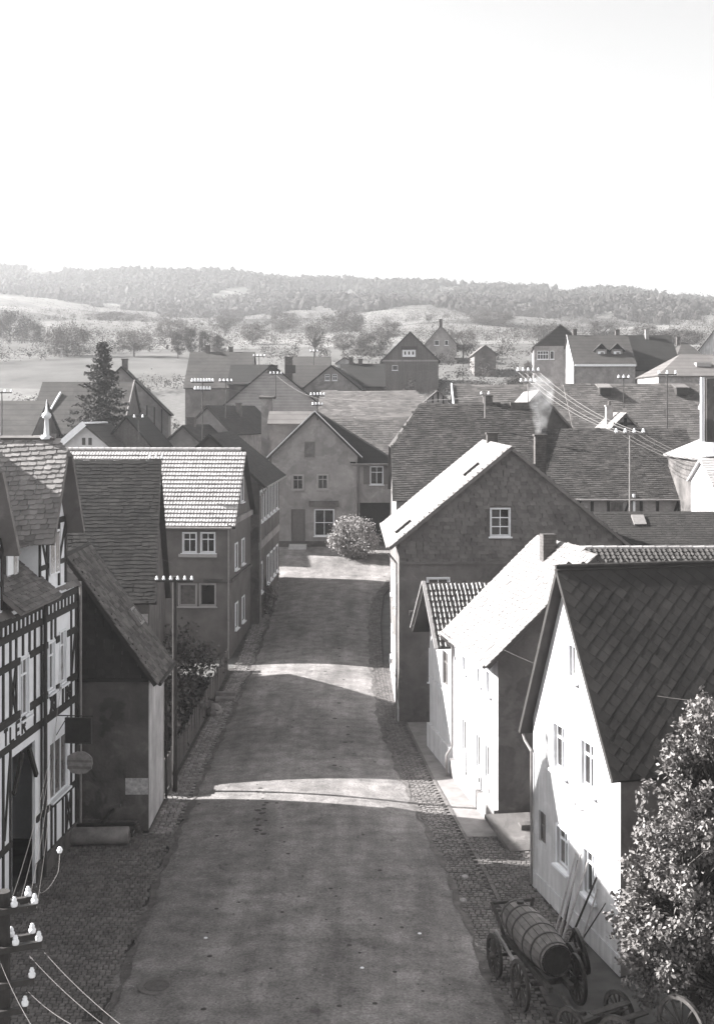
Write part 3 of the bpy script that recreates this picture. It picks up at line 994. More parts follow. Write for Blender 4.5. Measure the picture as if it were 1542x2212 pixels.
# ------------------------------------------------------------------ right side: white slate-roofed house and its narrow neighbour
W2 = 7.4
h = House('white_street_house', 'white two storey house with sunlit slate roof, chimney and long downpipe', (5.18 + .988 * W2, 46 + .156 * W2), 99.0, 7.05, W2, 0, 6.6, 10.15, wall=M_white)
for q in ((997.5, 1551, 1006, 1629), (1027.5, 1584, 1036.5, 1664), (1047, 1606, 1056.5, 1687)):
    h.window_px('y1', *q, nx=1, rows=(), frame=M_paint, pane=M_glass_c, sill=False)
for q in ((1000, 1416, 1006.5, 1452), (1031, 1441, 1038.5, 1479), (1051.5, 1448, 1059, 1501)):
    h.window_px('y1', *q, nx=1, rows=(.6,), frame=M_paint, casing=.05)
for q in ((1018, 1758, 1020.5, 1772), (1032.5, 1771, 1036, 1790)):
    h.window_px('y1', *q, nx=1, rows=(), frame=M_shutter, pane=M_shutter, sill=False, fw=.04)
for q in ((1003.5, 1646), (1035, 1684), (1055.5, 1708)):
    p = h.px('y1', *q)
    h.slab_on('y1', p[0] - .08, p[0] + .06, p[1] - .1, p[1] + .08, .003, .02, 'vent', M_iron)
h.walls()
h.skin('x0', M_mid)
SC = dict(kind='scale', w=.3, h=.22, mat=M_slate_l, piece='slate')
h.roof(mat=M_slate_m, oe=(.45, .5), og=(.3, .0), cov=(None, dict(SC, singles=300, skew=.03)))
h.gutter(1, .5, x0=-.2, x1=7.0)
h.chimney(3.9, W2 / 2 + .55, 8.6, 10.5, .5, .55, cap=False)
p = h.px('y1', 981, 1400)
h.pipe([(6.85, W2 + .62, 6.0), (6.85, W2 + .1, 5.5), (6.85, W2 + .1, 1.3), (6.95, W2 + .32, .9), (6.95, W2 + .32, .05)], .055)
h.pipe([(4.6, W2 + .05, 1.7), (4.6, W2 + .05, .0)], .02, M_iron, 'conduit')
h.slab_on('y1', 0, 7.04, 0, .75, .004, .16, 'plinth', M_grey)
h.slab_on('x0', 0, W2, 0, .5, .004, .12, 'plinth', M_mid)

h = House('narrow_gable_house', 'narrow white house with overhanging tiled gable beside the slate-roofed house', (5.18 - .158 * 7.08, 53.08), 9.0, 9, 4.6, 0, 5.65, 7.85, wall=M_white)
h.window_px('x0', 955.5, 1403, 966.5, 1486, nx=2, rows=(.66,), frame=M_wood, pane=M_glass_c, sill=False)
h.walls()
PT = dict(kind='pantile', w=.19, h=.3, mat=M_tile_g, piece='tile', stag=0, rot=.01)
h.roof(mat=M_tile_d, oe=(.2, .35), og=(.75, .1), cov=(PT, None))
b = MB()
for sg in (-1, 1):
    b.bar((-.78, 2.3, 7.92), (-.78, 2.3 + sg * 2.6, 7.92 - 2.6 * .957), .05, .16, up=(1, 0, 0))
b.build('bargeboard', M_paint_g, h.root)
h.slab_on('x0', 0, 4.58, 0, 1.1, .004, .14, 'plinth', M_white)
h.slab_on('x0', 0, 4.58, 3.2, 3.26, .004, .04, 'string_course', M_white)

# ------------------------------------------------------------------ right side: tall house with slate-hung gable
h = House('slate_hung_house', 'tall house with slate-hung gable, six-pane attic window and sunlit roof slope', (13.15, 62), 90.4, 13, 11.07, -.1, 9.2, 13.78, wall=M_mid)
h.window_px('x0', 1060, 1099, 1100, 1157, nx=2, rows=(.333, .667), casing=.05, fw=.05)
h.window_px('x0', 924, 1250, 968, 1330, nx=2, rows=(.68,), casing=.08)
h.window_px('x0', 928, 1402, 968, 1470, nx=2, rows=(.5,), casing=.06)
for (u, z) in ((2.2, 5.2), (5.0, 5.2), (8.4, 5.2), (2.2, 1.7), (5.0, 1.7), (8.4, 1.7)):
    h.window('y1', u, u + 1.0, z, z + 1.6, nx=2, rows=(.66,), casing=.06, shutters=M_paint)
h.walls()
wv = h.wall
zc = HC - 328 * 62 / FOC + .1
Mg = Matrix(((0, 0, -1, -.012), (1, 0, 0, 0), (0, -1, 0, h.zr), (0, 0, 0, 1)))
gp = [(h.yr, 0), (h.W, h.zr - h.ze1), (h.W, h.zr - zc), (0, h.zr - zc), (0, h.zr - h.ze)]
op = h.op['x0'][0]
cover(wv, Mg, gp, 'scale', .3, .2, M_shingle, piece='shingle', singles=300, rot=.03, lift=1.4, holes=[(op[0] - .06, op[1] + .06, h.zr - op[3] - .06, h.zr - op[2] + .1)])
h.slab_on('x0', 0, h.W, zc - .12, zc, .004, .1, 'drip_board', M_mid)
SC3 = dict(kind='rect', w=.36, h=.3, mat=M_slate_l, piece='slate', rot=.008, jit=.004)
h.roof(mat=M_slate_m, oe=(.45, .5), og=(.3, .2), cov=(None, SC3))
h.chimney(4.2, 3.45, 11.5, 14.2, .58, .58, cap=True)
h.chimney(9.3, 5.4, 13.2, 14.2, .5, .6)
for (x, s) in ((1.2, 6.2), (1.6, 1.6)):       # narrow roof hatches on the sunny slope
    b = MB()
    t = Vector((0, (h.W - h.yr), -(h.zr - h.ze))).normalized(); n = Vector((0, -t.z, t.y))
    o = Vector((x + 1.2, h.yr, h.zr)) + t * s
    b.ob(o + n * .02, (.16, 0, 0), t * 1.0, n * .14)
    b.build('roof_hatch', M_iron, h.root)
h.slab_on('y1', 0, 13, 0, .8, .004, .07, 'plinth', M_white)
h.pipe([(.12, 11.07 + .55, 8.5), (.12, 11.2, 8.0), (.12, 11.2, .1)], .05)
p = h.px('x0', 905, 1308); q = h.px('x0', 925, 1328)
b = MB(); h.b_local(b, 'x0', min(p[0], q[0]), max(p[0], q[0]) + .5, q[1], q[1] + .22, .01, .24)
b.build('flower_box', M_wood, h.root)
h.gutter(1, .5)

# ------------------------------------------------------------------ right middle: roofs between the near houses
h = front_eave('ridge_tiled_annex', 'dark tiled annex with knobbly ridge tiles behind the white gabled house', 1222, 1640, 1178, 1258, 49.0, 3.0, wall=M_dark, roof=M_tile_d, cov=(dict(kind='pantile', w=.22, h=.34, mat=M_tile_d, piece='tile', stag=0), None))
h.walls(); h.roof(**h.rk)
h.ridge_cap(gmat('ridge_tile', .3, var=.2, scale=3, rand=.2), 0, h.L, step=.52, r=.1)
h = front_eave('dark_shed', 'low shed with dark slate roof and square hatch right of the slate-hung house', 1235, 1600, 1100, 1215, 72.0, 4.2, wall=M_dark, roof=M_slate_d, ang=1.6, cov=(dict(kind='rect', w=.3, h=.22, mat=M_slate_d, piece='slate', lift=.5), None))
h.walls(); h.roof(**h.rk)
t = Vector((0, -h.yr, -(h.zr - h.ze))).normalized(); n = Vector((0, t.z, -t.y)); n = n if n.z > 0 else -n
b = MB(); o = Vector((3.6, h.yr, h.zr)) + t * .5; b.ob(o + n * .03, (.75, 0, 0), t * .95, n * .1); b.build('roof_hatch', M_zinc, h.root)

BS = dict(kind='rect', w=.34, h=.22, mat=M_slate_b, piece='slate', skew=-.05, jit=.014, rot=.025, lift=1.1)
h = front_eave('half_hipped_barn', 'great barn with half-hipped dark slate roof behind the slate-hung house', 850, 1160, 868, 1080, 90.0, 7.0, wall=M_grey, roof=M_slate_b, cov=(BS, None), hip=(.48, 0), hipd=(2.3, 0), og=(.3, .0))
h.walls(); h.roof(**h.rk)
h.chimney(7.3, h.yr + .2, h.zr - .9, h.zr + .55, .7, .7)
h.chimney(9.8, h.yr - .2, h.zr - .9, h.zr + .1, 1.6, .5, cap=False)
h = front_eave('long_barn', 'long barn with low slate roof, gutter and half-timbered wall behind dark shed', 1163, 1464, 922, 1079, 89.6, 6.2, wall=M_grey, roof=M_slate_b, cov=(BS, None), og=(.0, .6))
hb = h
for (x0, x1) in ((1318, 1345), (1462, 1488)):
    h.window_px('y0', x0, 1086, x1, 1110, nx=2, rows=(), frame=M_shutter, sill=False)
h.walls(); h.roof(**h.rk); h.gutter(0, .35, M_zinc)
for k in range(9):
    u = h.L * (.05 + k * .11)
    b = MB()
    if k % 3 == 1: b.bar(h.lp('y0', u, h.ze - 1.6, .04), h.lp('y0', u + .5, h.ze - .2, .04), .16, .06, up=(0, 1, 0))
    else: h.b_local(b, 'y0', u, u + .2, h.ze - 2.2, h.ze - .15, .003, .06)
    b.build('beam', M_timber, h.wall)
b = MB(); h.b_local(b, 'y0', h.L * .55, h.L * .55 + .16, h.ze - 2.0, h.ze + .1, .1, .26); b.build('downpipe', M_paint, h.root)
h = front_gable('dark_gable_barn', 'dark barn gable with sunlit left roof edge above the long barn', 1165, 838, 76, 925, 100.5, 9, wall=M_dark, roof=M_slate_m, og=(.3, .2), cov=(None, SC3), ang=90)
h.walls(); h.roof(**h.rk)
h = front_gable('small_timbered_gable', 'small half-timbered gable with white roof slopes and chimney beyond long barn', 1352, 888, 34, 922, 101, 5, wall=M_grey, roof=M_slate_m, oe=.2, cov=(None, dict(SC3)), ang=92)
h.walls(); h.roof(**h.rk)
b = MB(); h.b_local(b, 'x0', h.yr - .12, h.yr + .12, 0, h.zr - .4, .003, .07); b.build('beam', M_timber, h.wall)
b = MB(); h.b_local(b, 'x0', .1, h.W - .1, h.ze + .1, h.ze + .32, .075, .12); b.build('beam', M_timber, h.wall)
h.chimney(2.4, h.yr + .75, h.ze, h.zr + .55, .5, .55, M_brick_l, pots=2)
BL = dict(kind='rect', w=.5, h=.34, mat=gmat('pale_barn_slate', .075, var=.3, scale=.5, rough=.75, rand=.3), piece='slate', skew=-.04, jit=.012, rot=.015, lift=1.0)
h = front_eave('rear_long_barn', 'very long pale slate barn roof with two small vents in the second row', 1216, 1660, 826, 968, 117, 8, wall=M_mid, roof=M_slate_m, cov=(BL, None), og=(.03, .2))
h.walls(); h.roof(**h.rk)
for px in (1302, 1466):
    q = at(px, 842, 124.2); l = h.Mi @ q
    b = MB(); b.box(l.x - .55, l.x + .55, l.y - 1.2, l.y + .4, l.z - .5, l.z + .25); v = b.build('roof_vent', M_iron, h.root)
    MB().slab([(l.x - .7, l.y - 1.35, l.z + .2), (l.x + .7, l.y - 1.35, l.z + .2), (l.x + .7, l.y + .8, l.z + .62), (l.x - .7, l.y + .8, l.z + .62)], (0, 0, .06)).build('vent_roof', M_slate_m, v)
h = front_eave('rear_joined_barn', 'slate barn roof with white left verge joined to the very long barn', 980, 1214, 828, 968, 117.3, 8, wall=M_mid, roof=M_slate_m, cov=(BL, None), og=(.2, .0))
h.walls(); h.roof(**h.rk)
b = MB(); b.bar((-.25, h.yr, h.zr + .05), (-.25, -.3, h.ze - .1), .12, .3); b.build('verge_board', M_paint, h.root)

# ------------------------------------------------------------------ far right edge: bright turreted house
h = front_gable('bright_edge_house', 'sunlit white house with lantern turret at the right edge of the village', 1600, 948, 92, 985, 84, 8, wall=M_dark, roof=M_tile, og=(.5, .2), ang=92)
h.walls(); h.roof(**h.rk)
q = h.Mi @ at(1533, 985, 83.0); q2 = h.Mi @ at(1533, 868, 83.0)
b = MB(); b.lathe((q.x, q.y, q.z), (0, 0, 1), [(0, .62), (q2.z - q.z - .5, .6), (q2.z - q.z - .5, .78), (q2.z - q.z - .35, .8), (q2.z - q.z + .5, .3), (q2.z - q.z + 1.3, .02)], 8)
tr = b.build('turret', M_paint, h.root)
for k in range(8):
    a = 2 * math.pi * (k + .5) / 8
    d = Vector((math.cos(a), math.sin(a), 0)); s_ = Vector((-d.y, d.x, 0))
    MB().ob(Vector((q.x, q.y, q.z + 1.0)) + d * .54 - s_ * .14, s_ * .28, (0, 0, 1.5), d * .06).build('turret_window', M_glass_c, tr)
q = h.Mi @ at(1516, 955, 80)
h.chimney(q.x, q.y, q.z, q.z + 4.15, .22, .22, M_paint, cap=False)
h.chimney(q.x + .1, q.y - .55, q.z, q.z + 4.05, .7, .7, M_dark, cap=False)
h = front_eave('white_lean_to', 'low white-roofed lean-to at the right edge below the turret', 1516, 1700, 985, 1048, 76, 3.0, wall=M_white, roof=M_tile, cov=(dict(kind='rect', w=.4, h=.3, mat=M_tile, piece='tile'), None))
h.walls(); h.roof(**h.rk); h.gutter(0, .35)

# ------------------------------------------------------------------ plaza: centre shop house with hipped wing
h = House('centre_shop_house', 'grey plastered gabled shop house with steps and display window facing the road', (.05, 108), 90.0, 9, 7.4, 3.55, 8.15, 11.75, wall=M_grey)
ch = h
h.window_px('x0', 660, 956, 678, 986, nx=1, rows=(), frame=M_shutter, casing=.08, sill=True, sill_m=M_grey)
h.window_px('x0', 633, 1027, 654, 1057, nx=2, rows=(.68,), frame=M_paint_g, casing=.1, sill_m=M_grey)
h.window_px('x0', 687, 1026, 707, 1056, nx=2, rows=(.68,), frame=M_paint_g, casing=.1, sill_m=M_grey)
h.window_px('x0', 680, 1101, 721, 1157, nx=2, rows=(.5,), frame=M_paint, casing=.05)
a, b2 = h.px('x0', 629, 1100), h.px('x0', 659, 1170)
h.door('x0', a[0], b2[0], max(.35, b2[1]), a[1])
h.walls()
h.roof(mat=M_tile_d, oe=(.45, .45), og=(.35, .2), cov=(dict(kind='rect', w=.3, h=.3, mat=M_tile_d, piece='tile'), dict(kind='rect', w=.3, h=.3, mat=M_tile, piece='tile')))  # sun and shade put into tile colour: light left slope, dark right slope
a, b2 = h.px('x0', 668, 1082), h.px('x0', 732, 1094)
h.slab_on('x0', min(a[0], b2[0]), max(a[0], b2[0]), b2[1], a[1], .004, .4, 'shop_hood', M_dark)
u = h.px('x0', 644, 1172)[0]
for k in range(3):
    b = MB(); b.box(-.3 - .32 * (3 - k), -.006, u - .75, u + .75, .12 * k + .003 * k, .12 * (k + 1)); b.build('step', gmat('pale_step', .45, var=.15, scale=3), h.root)
h.slab_on('x0', 0, 7.4, 0, .6, .003, .05, 'plinth', M_dark)
b = MB()
for sg in (0, 1):
    y1 = -.42 if sg == 0 else 7.4 + .42
    b.bar((-.38, 3.7, 11.86), (-.38, y1, 11.86 - abs(y1 - 3.7) * (3.6 / 3.7)), .06, .22, up=(1, 0, 0))
b.build('bargeboard', M_paint, h.root)
h.pipe([(-.07, .1, 7.6), (-.07, .1, .1)], .05)

wing = empty('hipped_wing_house', (1.6, 108.3, 3.55), 0, 'grey wing with hipped dark roof, shuttered window and dark gateway right of the shop', 'house')
wh = House('wing_walls', None, (.06, 108.3), 0, 3.15, 9, 3.55, 7.55, 7.56, wall=M_grey)
bpy.data.objects.remove(wh.root); wh.root = wing
# walls of the wing in its own frame
wh.Mw = Matrix.Translation((.06, 108.3, 3.55)); wh.Mi = wh.Mw.inverted()
wing.location = (.06, 108.3, 3.55)
wh.window_px('y0', 800, 1008, 827, 1046, nx=2, rows=(.68,), frame=M_paint, casing=.04, shutters=M_shutter)
a, b2 = wh.px('y0', 773, 1086), wh.px('y0', 842, 1190)
wh.op['y0'].append((a[0], min(b2[0], 3.0), 0, a[1]))
wh.rec = .5
wh.walls()
wh.slab_on('y0', a[0] - .05, 3.1, -.02, a[1] + .1, -1.6, -1.5, 'gate', M_timber)
E0, E1, E2, E3, TP, TB = Vector((-.6, -.4, 7.35)), Vector((3.4, -.4, 7.35)), Vector((3.4, 9.4, 7.35)), Vector((-.6, 9.4, 7.35)), Vector((-3.7, 4.4, 11.9)), Vector((-3.7, 5.2, 11.9))
for nm, pts in (('roof', [E0, E1, TP]), ('hip_roof', [E1, E2, TB, TP])):
    n = (pts[1] - pts[0]).cross(pts[2] - pts[0]).normalized(); n = n if n.z > 0 else -n
    MB().slab(pts, n * .14).build(nm, M_far_d, wing)
MB().tube((-.6, -.46, 7.25), (3.4, -.46, 7.25), .07).build('gutter', M_zinc, wing)
wh.pipe([(.12, -.08, 7.0), (.12, -.08, .1)], .05)

h = front_eave('slate_barn_behind_shop', 'pale slate barn roof between the shop gable and the half-hipped barn', 712, 905, 899, 1015, 117.5, 6.5, wall=M_mid, roof=M_slate_m, cov=(BL, None), z0=4)
h.walls(); h.roof(**h.rk)
h = front_eave('upper_slate_barn', 'wide pale slate barn roof with timbered gable above the shop roof', 690, 942, 842, 905, 128, 7, wall=M_grey, roof=M_slate_m, cov=(dict(BL, mat=gmat('silver_slate', .1, var=.25, scale=.5, rough=.75, rand=.3)), None), z0=6, ang=-3, hip=(0, .9), hipd=(0, 2.8))
h.walls(); h.roof(**h.rk)
h = front_gable('timbered_cross_gable', 'small dark half-timbered gable end at the right of the wide pale barn', 946, 838, 30, 864, 124, 6, wall=M_grey, roof=M_slate_m, z0=8, ang=88)
h.walls(); h.roof(**h.rk)
b = MB()
for u in (.25, .5, .75): h.b_local(b, 'x0', h.W * u - .08, h.W * u + .08, h.ze - 1, h.ze + .4 + (.6 if u == .5 else 0), .003, .05)
b.build('beam', M_timber, h.wall)
h = front_eave('flat_dormer_annex', 'box-like annex with light lean-to roof left of the shop gable', 586, 672, 885, 915, 116, 2.5, wall=M_mid, roof=M_far_l, z0=4)
h.walls(); h.roof(**h.rk)
h = front_eave('tall_fire_wall', 'narrow tall grey party wall rising left of the shop gable', 566, 590, 850, 858, 122, 1.2, wall=M_grey, roof=M_far_m, z0=4, cat='building')
h.walls(); h.roof(**h.rk)
# ------------------------------------------------------------------ left side: half-timbered shop with two cross gables
FD = Vector((-.0847, -.9964)); FN = Vector((.9964, -.0847))
WD = 9.0
org = Vector((-10.1, 45)) - FN * WD
h = House('half_timbered_shop', 'large half-timbered shop with white infill, two steep cross gables and lettering', org, math.degrees(math.atan2(FD.y, FD.x)), 16, WD, 0, 9.35, 15.7, wall=M_infill, recess=.1)
L1 = h
# windows found along sight lines on the street wall
h.window_px('y1', 104, 1392, 118, 1486, nx=2, rows=(.72,), casing=.05)
h.window_px('y1', 129, 1367, 142, 1470, nx=2, rows=(.72,), casing=.05)
h.window_px('y1', 44, 1428, 62, 1540, nx=2, rows=(.72,), casing=.05)
h.window('y1', 9.2, 10.2, 6.05, 7.5, nx=2, rows=(.7,), casing=.05)
a, b2 = h.px('y1', 109, 1650), h.px('y1', 147, 1715)
h.window('y1', b2[0], a[0], 2.25, 4.2, nx=3, rows=(), frame=M_paint, pane=M_glass_c)
a, b2 = h.px('y1', 27, 1800), h.px('y1', 79, 1700)
h.op['y1'].append((b2[0] + .1, a[0], .0, 4.75))
h.walls()
h.slab_on('y1', b2[0], a[0] + .1, 0, 4.85, -1.3, -1.2, 'entrance_wall', M_dark)
for q_ in (0, 1):
    e_ = b2[0] + .1 if q_ == 0 else a[0]
    sg_ = 1 if q_ == 0 else -1
    MB().bar(h.lp('y1', e_ + sg_ * .02, 3.6, .05), h.lp('y1', e_ + sg_ * .75, 4.7, .05), .16, .1, up=h.lp('y1', 0, 0, 1) - h.lp('y1', 0, 0, 0)).build('arch_brace', M_timber, h.root)
wv = h.wall
def beam(u0, z0, u1, z1, w=.2, t=.05, d=.004):
    b = MB()
    p, q = h.lp('y1', u0, z0, d + t / 2), h.lp('y1', u1, z1, d + t / 2)
    b.bar(p, q, w, t, up=h.lp('y1', 0, 0, 1) - h.lp('y1', 0, 0, 0))
    b.build('beam', M_timber, wv)
LV = [(9.02, .22), (8.5, .22), (7.62, .22), (5.95, .24), (5.15, .24), (2.12, .2)]
ops = h.op['y1']
def hits(u0, u1, z0, z1):
    return any(o[0] - .04 < u1 and o[1] + .04 > u0 and o[2] - .05 < z1 and o[3] + .05 > z0 for o in ops)
for (z, w) in LV:
    u = 0
    cuts = sorted([(o[0] - .08, o[1] + .08) for o in ops if o[2] - .12 < z < o[3] + .12])
    for (c0, c1) in cuts + [(16, 16)]:
        if c0 - u > .1: beam(u, z, c0, z, w, .05)
        u = max(u, c1)
posts = [.1, .62, 1.2, 1.55, 2.35, 2.75, 3.3, 3.75, 4.4, 4.9, 5.5, 6.1, 6.6, 7.2, 7.8, 8.4, 9.0, 9.6, 10.4, 11.2, 12, 13, 14, 15, 15.9]
bands = [(8.61, 8.91), (7.73, 8.39), (6.07, 7.51), (5.27, 5.83), (2.22, 5.03), (.1, 2.02)]
for bi, (z0, z1) in enumerate(bands):
    us = posts if bi != 0 else list(np.arange(.15, 16, .38))
    for u in us:
        if u > 10 and bi == 0: continue
        if not hits(u - .07, u + .07, z0, z1):
            beam(u, z0, u, z1, .13, .04)
for (u0, z0, u1, z1) in ((.2, 7.5, .55, 6.1), (1.15, 5.85, .65, 5.25), (.65, 5.85, 1.15, 5.25), (2.4, 5.85, 2.9, 5.25), (2.9, 5.85, 2.4, 5.25), (3.35, 8.38, 3.7, 6.1), (6.15, 7.5, 6.55, 6.1), (6.65, 7.5, 6.15, 6.1), (5.0, 5.85, 5.45, 5.25), (5.45, 5.85, 5.0, 5.25), (7.85, 7.5, 8.35, 6.1), (.65, 2.0, 1.15, .7), (1.15, 2.0, .65, .7), (6.6, 4.9, 7.1, 2.4), (8.5, 7.5, 8.9, 6.1)):
    if not hits(min(u0, u1), max(u0, u1), min(z0, z1) + .1, max(z0, z1) - .1):
        beam(u0, z0, u1, z1, .12, .034)
# main roof and the two cross gables
FS = dict(kind='scale', w=.3, h=.18, mat=M_slate_f, piece='slate', skew=-.08, jit=.012)
h.roof(mat=M_slate_m, oe=(.3, .04), og=(.15, .2), cov=(None, dict(FS, w=.4, h=.28, mat=M_slate_m)))
def cross_gable(uc, hw, zb, ze, zr, front, singles, cov_near=True, hipq=.2):
    # local frame: x runs out from the main ridge to the street, y along the facade
    Mx = Matrix(((0, 1, 0, uc - hw), (1, 0, 0, WD / 2), (0, 0, 1, 0), (0, 0, 0, 1)))
    Lg = WD / 2
    c = dict(FS, singles=singles) if cov_near else None
    b = MB()
    p = [(uc - hw, zb), (uc + hw, zb), (uc + hw, ze), (uc, zr), (uc - hw, ze)]
    pts = [h.lp('y1', u, z, .004) for (u, z) in p]; bk = [h.lp('y1', u, z, -Lg) for (u, z) in p]
    b.poly(pts[::-1])
    for i in range(5): b.poly([pts[i], pts[(i + 1) % 5], bk[(i + 1) % 5], bk[i]])
    gw = b.build('gable_wall', M_infill, h.root)
    def gb(u0, z0, u1, z1, w=.16):
        b = MB(); b.bar(h.lp('y1', u0, z0, .03), h.lp('y1', u1, z1, .03), w, .045, up=h.lp('y1', 0, 0, 1) - h.lp('y1', 0, 0, 0)); b.build('beam', M_timber, gw)
    for u in (uc - hw + .08, uc - .62, uc + .62, uc + hw - .08): gb(u, zb + .1, u, ze - .1)
    gb(uc - hw, zb + .9, uc + hw, zb + .9); gb(uc - hw, ze - .05, uc + hw, ze - .05, .2); gb(uc - .5, ze + 1.3, uc + .5, ze + 1.3, .14)
    gb(uc - hw + .1, ze - .2, uc - .66, zb + .95, .1); gb(uc + hw - .1, ze - .2, uc + .66, zb + .95, .1)
    b = MB(); h.b_local(b, 'y1', uc - .5, uc + .5, zb + .55, zb + 2.05, .06, .1); w = b.build('window', M_paint, h.root)
    for sg in (-1, 1):
        b = MB(); h.b_local(b, 'y1', uc + sg * .25 - .2, uc + sg * .25 + .2, zb + .62, zb + 1.98, .1, .106); b.build('pane', M_glass_c, w)
    # slopes: side 0 lies at small y (towards the far end), side 1 towards the viewer
    roof_pair(h.root, Mx, Lg, 2 * hw, hw, ze, ze, zr, oe=(.25, .3), og=(.0, front), th=.16, mat=M_slate_m, hip=(0, hipq), hipd=(0, .55), cov=(None, c), name='cross_roof')
cross_gable(2.6, 1.42, 9.36, 11.75, 14.62, .62, 300)
cross_gable(8.75, 1.5, 9.36, 11.6, 14.35, .5, 0)
# eave canopy between the gables, and a small dormer on it
t = Vector((0, 1.9, -1.6)).normalized()
o = Vector((3.75, WD - 1.2, 11.0)); n = Vector((1, 0, 0)).cross(t); n = n if n.z > 0 else -n
P = Matrix(((1, t.x, n.x, o.x), (0, t.y, n.y, o.y), (0, t.z, n.z, o.z), (0, 0, 0, 1)))
can = MB().slab([P @ Vector(p) for p in ((0, 0, 0), (3.6, 0, 0), (3.6, 2.5, 0), (0, 2.5, 0))], n * .14).build('canopy_roof', M_slate_m, h.root)
cover(can, P, [(0, 0), (3.6, 0), (3.6, 2.5), (0, 2.5)], 'rect', .3, .17, M_slate_m, piece='slate')
d0 = MB().box(5.0, 6.0, WD - 1.4, WD - .35, 10.0, 11.25).build('dormer', M_slate_m, h.root)
b = MB(); b.box(5.02, 5.98, WD - .348, WD - .3, 10.05, 11.2); w = b.build('dormer_window', M_paint, d0)
MB().box(5.12, 5.45, WD - .298, WD - .29, 10.15, 11.1).build('pane', M_glass_c, w)
MB().slab([(4.75, WD - .05, 11.2), (6.25, WD - .05, 11.2), (6.25, WD - 2.3, 11.75), (4.75, WD - 2.3, 11.75)], (0, 0, .09)).build('dormer_roof', M_slate_m, d0)
b = MB(); b.box(-.97, -.04, 0, WD - .55, 0, 9.2); b.build('gap_light_block', M_dark, h.root)  # unseen block added to stop sun leaking through the gap between houses
# ridge finial: white post and ball on the far cross gable
b = MB()
b.lathe((2.6, WD - .2, 14.5), (0, 0, 1), [(0, .2), (.08, .22), (.13, .1), (.2, .09), (.68, .065), (.7, .1), (.73, .14), (.8, .16), (.87, .14), (.92, .06), (1.1, .03), (1.35, .008)], 14)
b.build('ridge_finial', M_paint, h.root, smooth=True)
h.pipe([(-.15, WD + .1, 9.3), (-.15, WD + .12, 8.9), (-.15, WD + .12, .1)], .05, M_zinc)
u = h.px('y1', 88, 1500)[0]
h.pipe([(u, WD + .2, 9.1), (u, WD + .16, 8.8), (u, WD + .16, .1)], .06, M_pole)
h.slab_on('y1', 0, h.px('y1', 78, 1700)[0], 0, .7, .005, .09, 'plinth', M_dark)
# shop fascia with the end of the shop's name
u0, u1 = h.px('y1', 0, 1600)[0], h.px('y1', 50, 1560)[0]
h.slab_on('y1', u1 + .0, u0 + 4, 5.28, 5.82, .045, .07, 'fascia', M_infill)
def letters(txt, u_start, z0, hgt, wid, gap, parent, d):
    """block letters out of bars; u runs towards the viewer so the text starts at the larger u"""
    S = {'T': [((0, 1), (1, 1)), ((.5, 1), (.5, 0))], 'L': [((0, 1), (0, 0)), ((0, 0), (1, 0))],
         'E': [((0, 1), (0, 0)), ((0, 0), (1, 0)), ((0, .5), (.8, .5)), ((0, 1), (1, 1))],
         'R': [((0, 0), (0, 1)), ((0, 1), (.9, 1)), ((.9, 1), (.9, .5)), ((.9, .5), (0, .5)), ((.35, .5), (1, 0))]}
    u = u_start
    for chx in txt:
        b = MB()
        for (a, c) in S[chx]:
            p = h.lp('y1', u - a[0] * wid, z0 + a[1] * hgt, d); q = h.lp('y1', u - c[0] * wid, z0 + c[1] * hgt, d)
            b.bar(p, q, .1, .02, up=h.lp('y1', 0, 0, 1) - h.lp('y1', 0, 0, 0))
        b.build('letter', M_timber, parent)
        u -= wid + gap
fas = [o for o in h.root.children if o.name.startswith('fascia')][0]
letters('TLER', h.px('y1', 4, 1630)[0], 5.31, .47, .3, .22, fas, .085)
# projecting trade signs on an iron bracket
u = h.px('y1', 97, 1600)[0]
for (z, nm) in ((5.05, 0),):
    pass
sg = empty('hanging_board_sign', h.Mw @ h.lp('y1', 2.2, 3.95, .2), h.root.rotation_euler.z, 'dark rectangular hanging board sign on iron bracket at the half-timbered shop', 'sign')
b = MB(); b.box(-.025, .025, .15, 1.0, .18, .98); b.build('board', M_timber, sg)
b = MB(); b.box(-.035, .035, .11, .15, .14, 1.02); b.box(-.035, .035, 1.0, 1.04, .14, 1.02); b.box(-.035, .035, .15, 1.0, .98, 1.02); b.box(-.035, .035, .15, 1.0, .14, .18); b.build('frame', M_iron, sg)
b = MB(); b.tube((0, -.2, 1.08), (0, 1.1, 1.08), .02, n=6); b.tube((0, -.2, .4), (0, .2, 1.06), .015, n=6); b.build('bracket', M_iron, sg)
sg = empty('shield_sign', h.Mw @ h.lp('y1', 2.2, 2.9, .2), h.root.rotation_euler.z, 'pale banded shield-shaped hanging sign below the dark board sign', 'sign')
b = MB()
pr = [(.2, .75), (.35, .84), (.5, .9), (.65, .92), (.8, .9), (.95, .82), (1.05, .7), (1.08, .5), (1.0, .3), (.85, .18), (.6, .14), (.35, .18), (.22, .32), (.18, .5)]
k = len(pr)
b.slab([(.03, y, z) for (y, z) in pr], (.06, 0, 0)); b.build('shield', gmat('sign_paint', .22, var=.3, scale=6), sg)
for (z0, z1) in ((.32, .42), (.55, .63)):
    b = MB(); b.box(-.036, .036, .2, 1.04, z0, z1); b.build('band', gmat('sign_band', .15, var=.3, scale=6), sg)
b = MB(); b.tube((0, .62, .9), (0, .62, 1.13), .018, n=6); b.build('hanger', M_iron, sg)

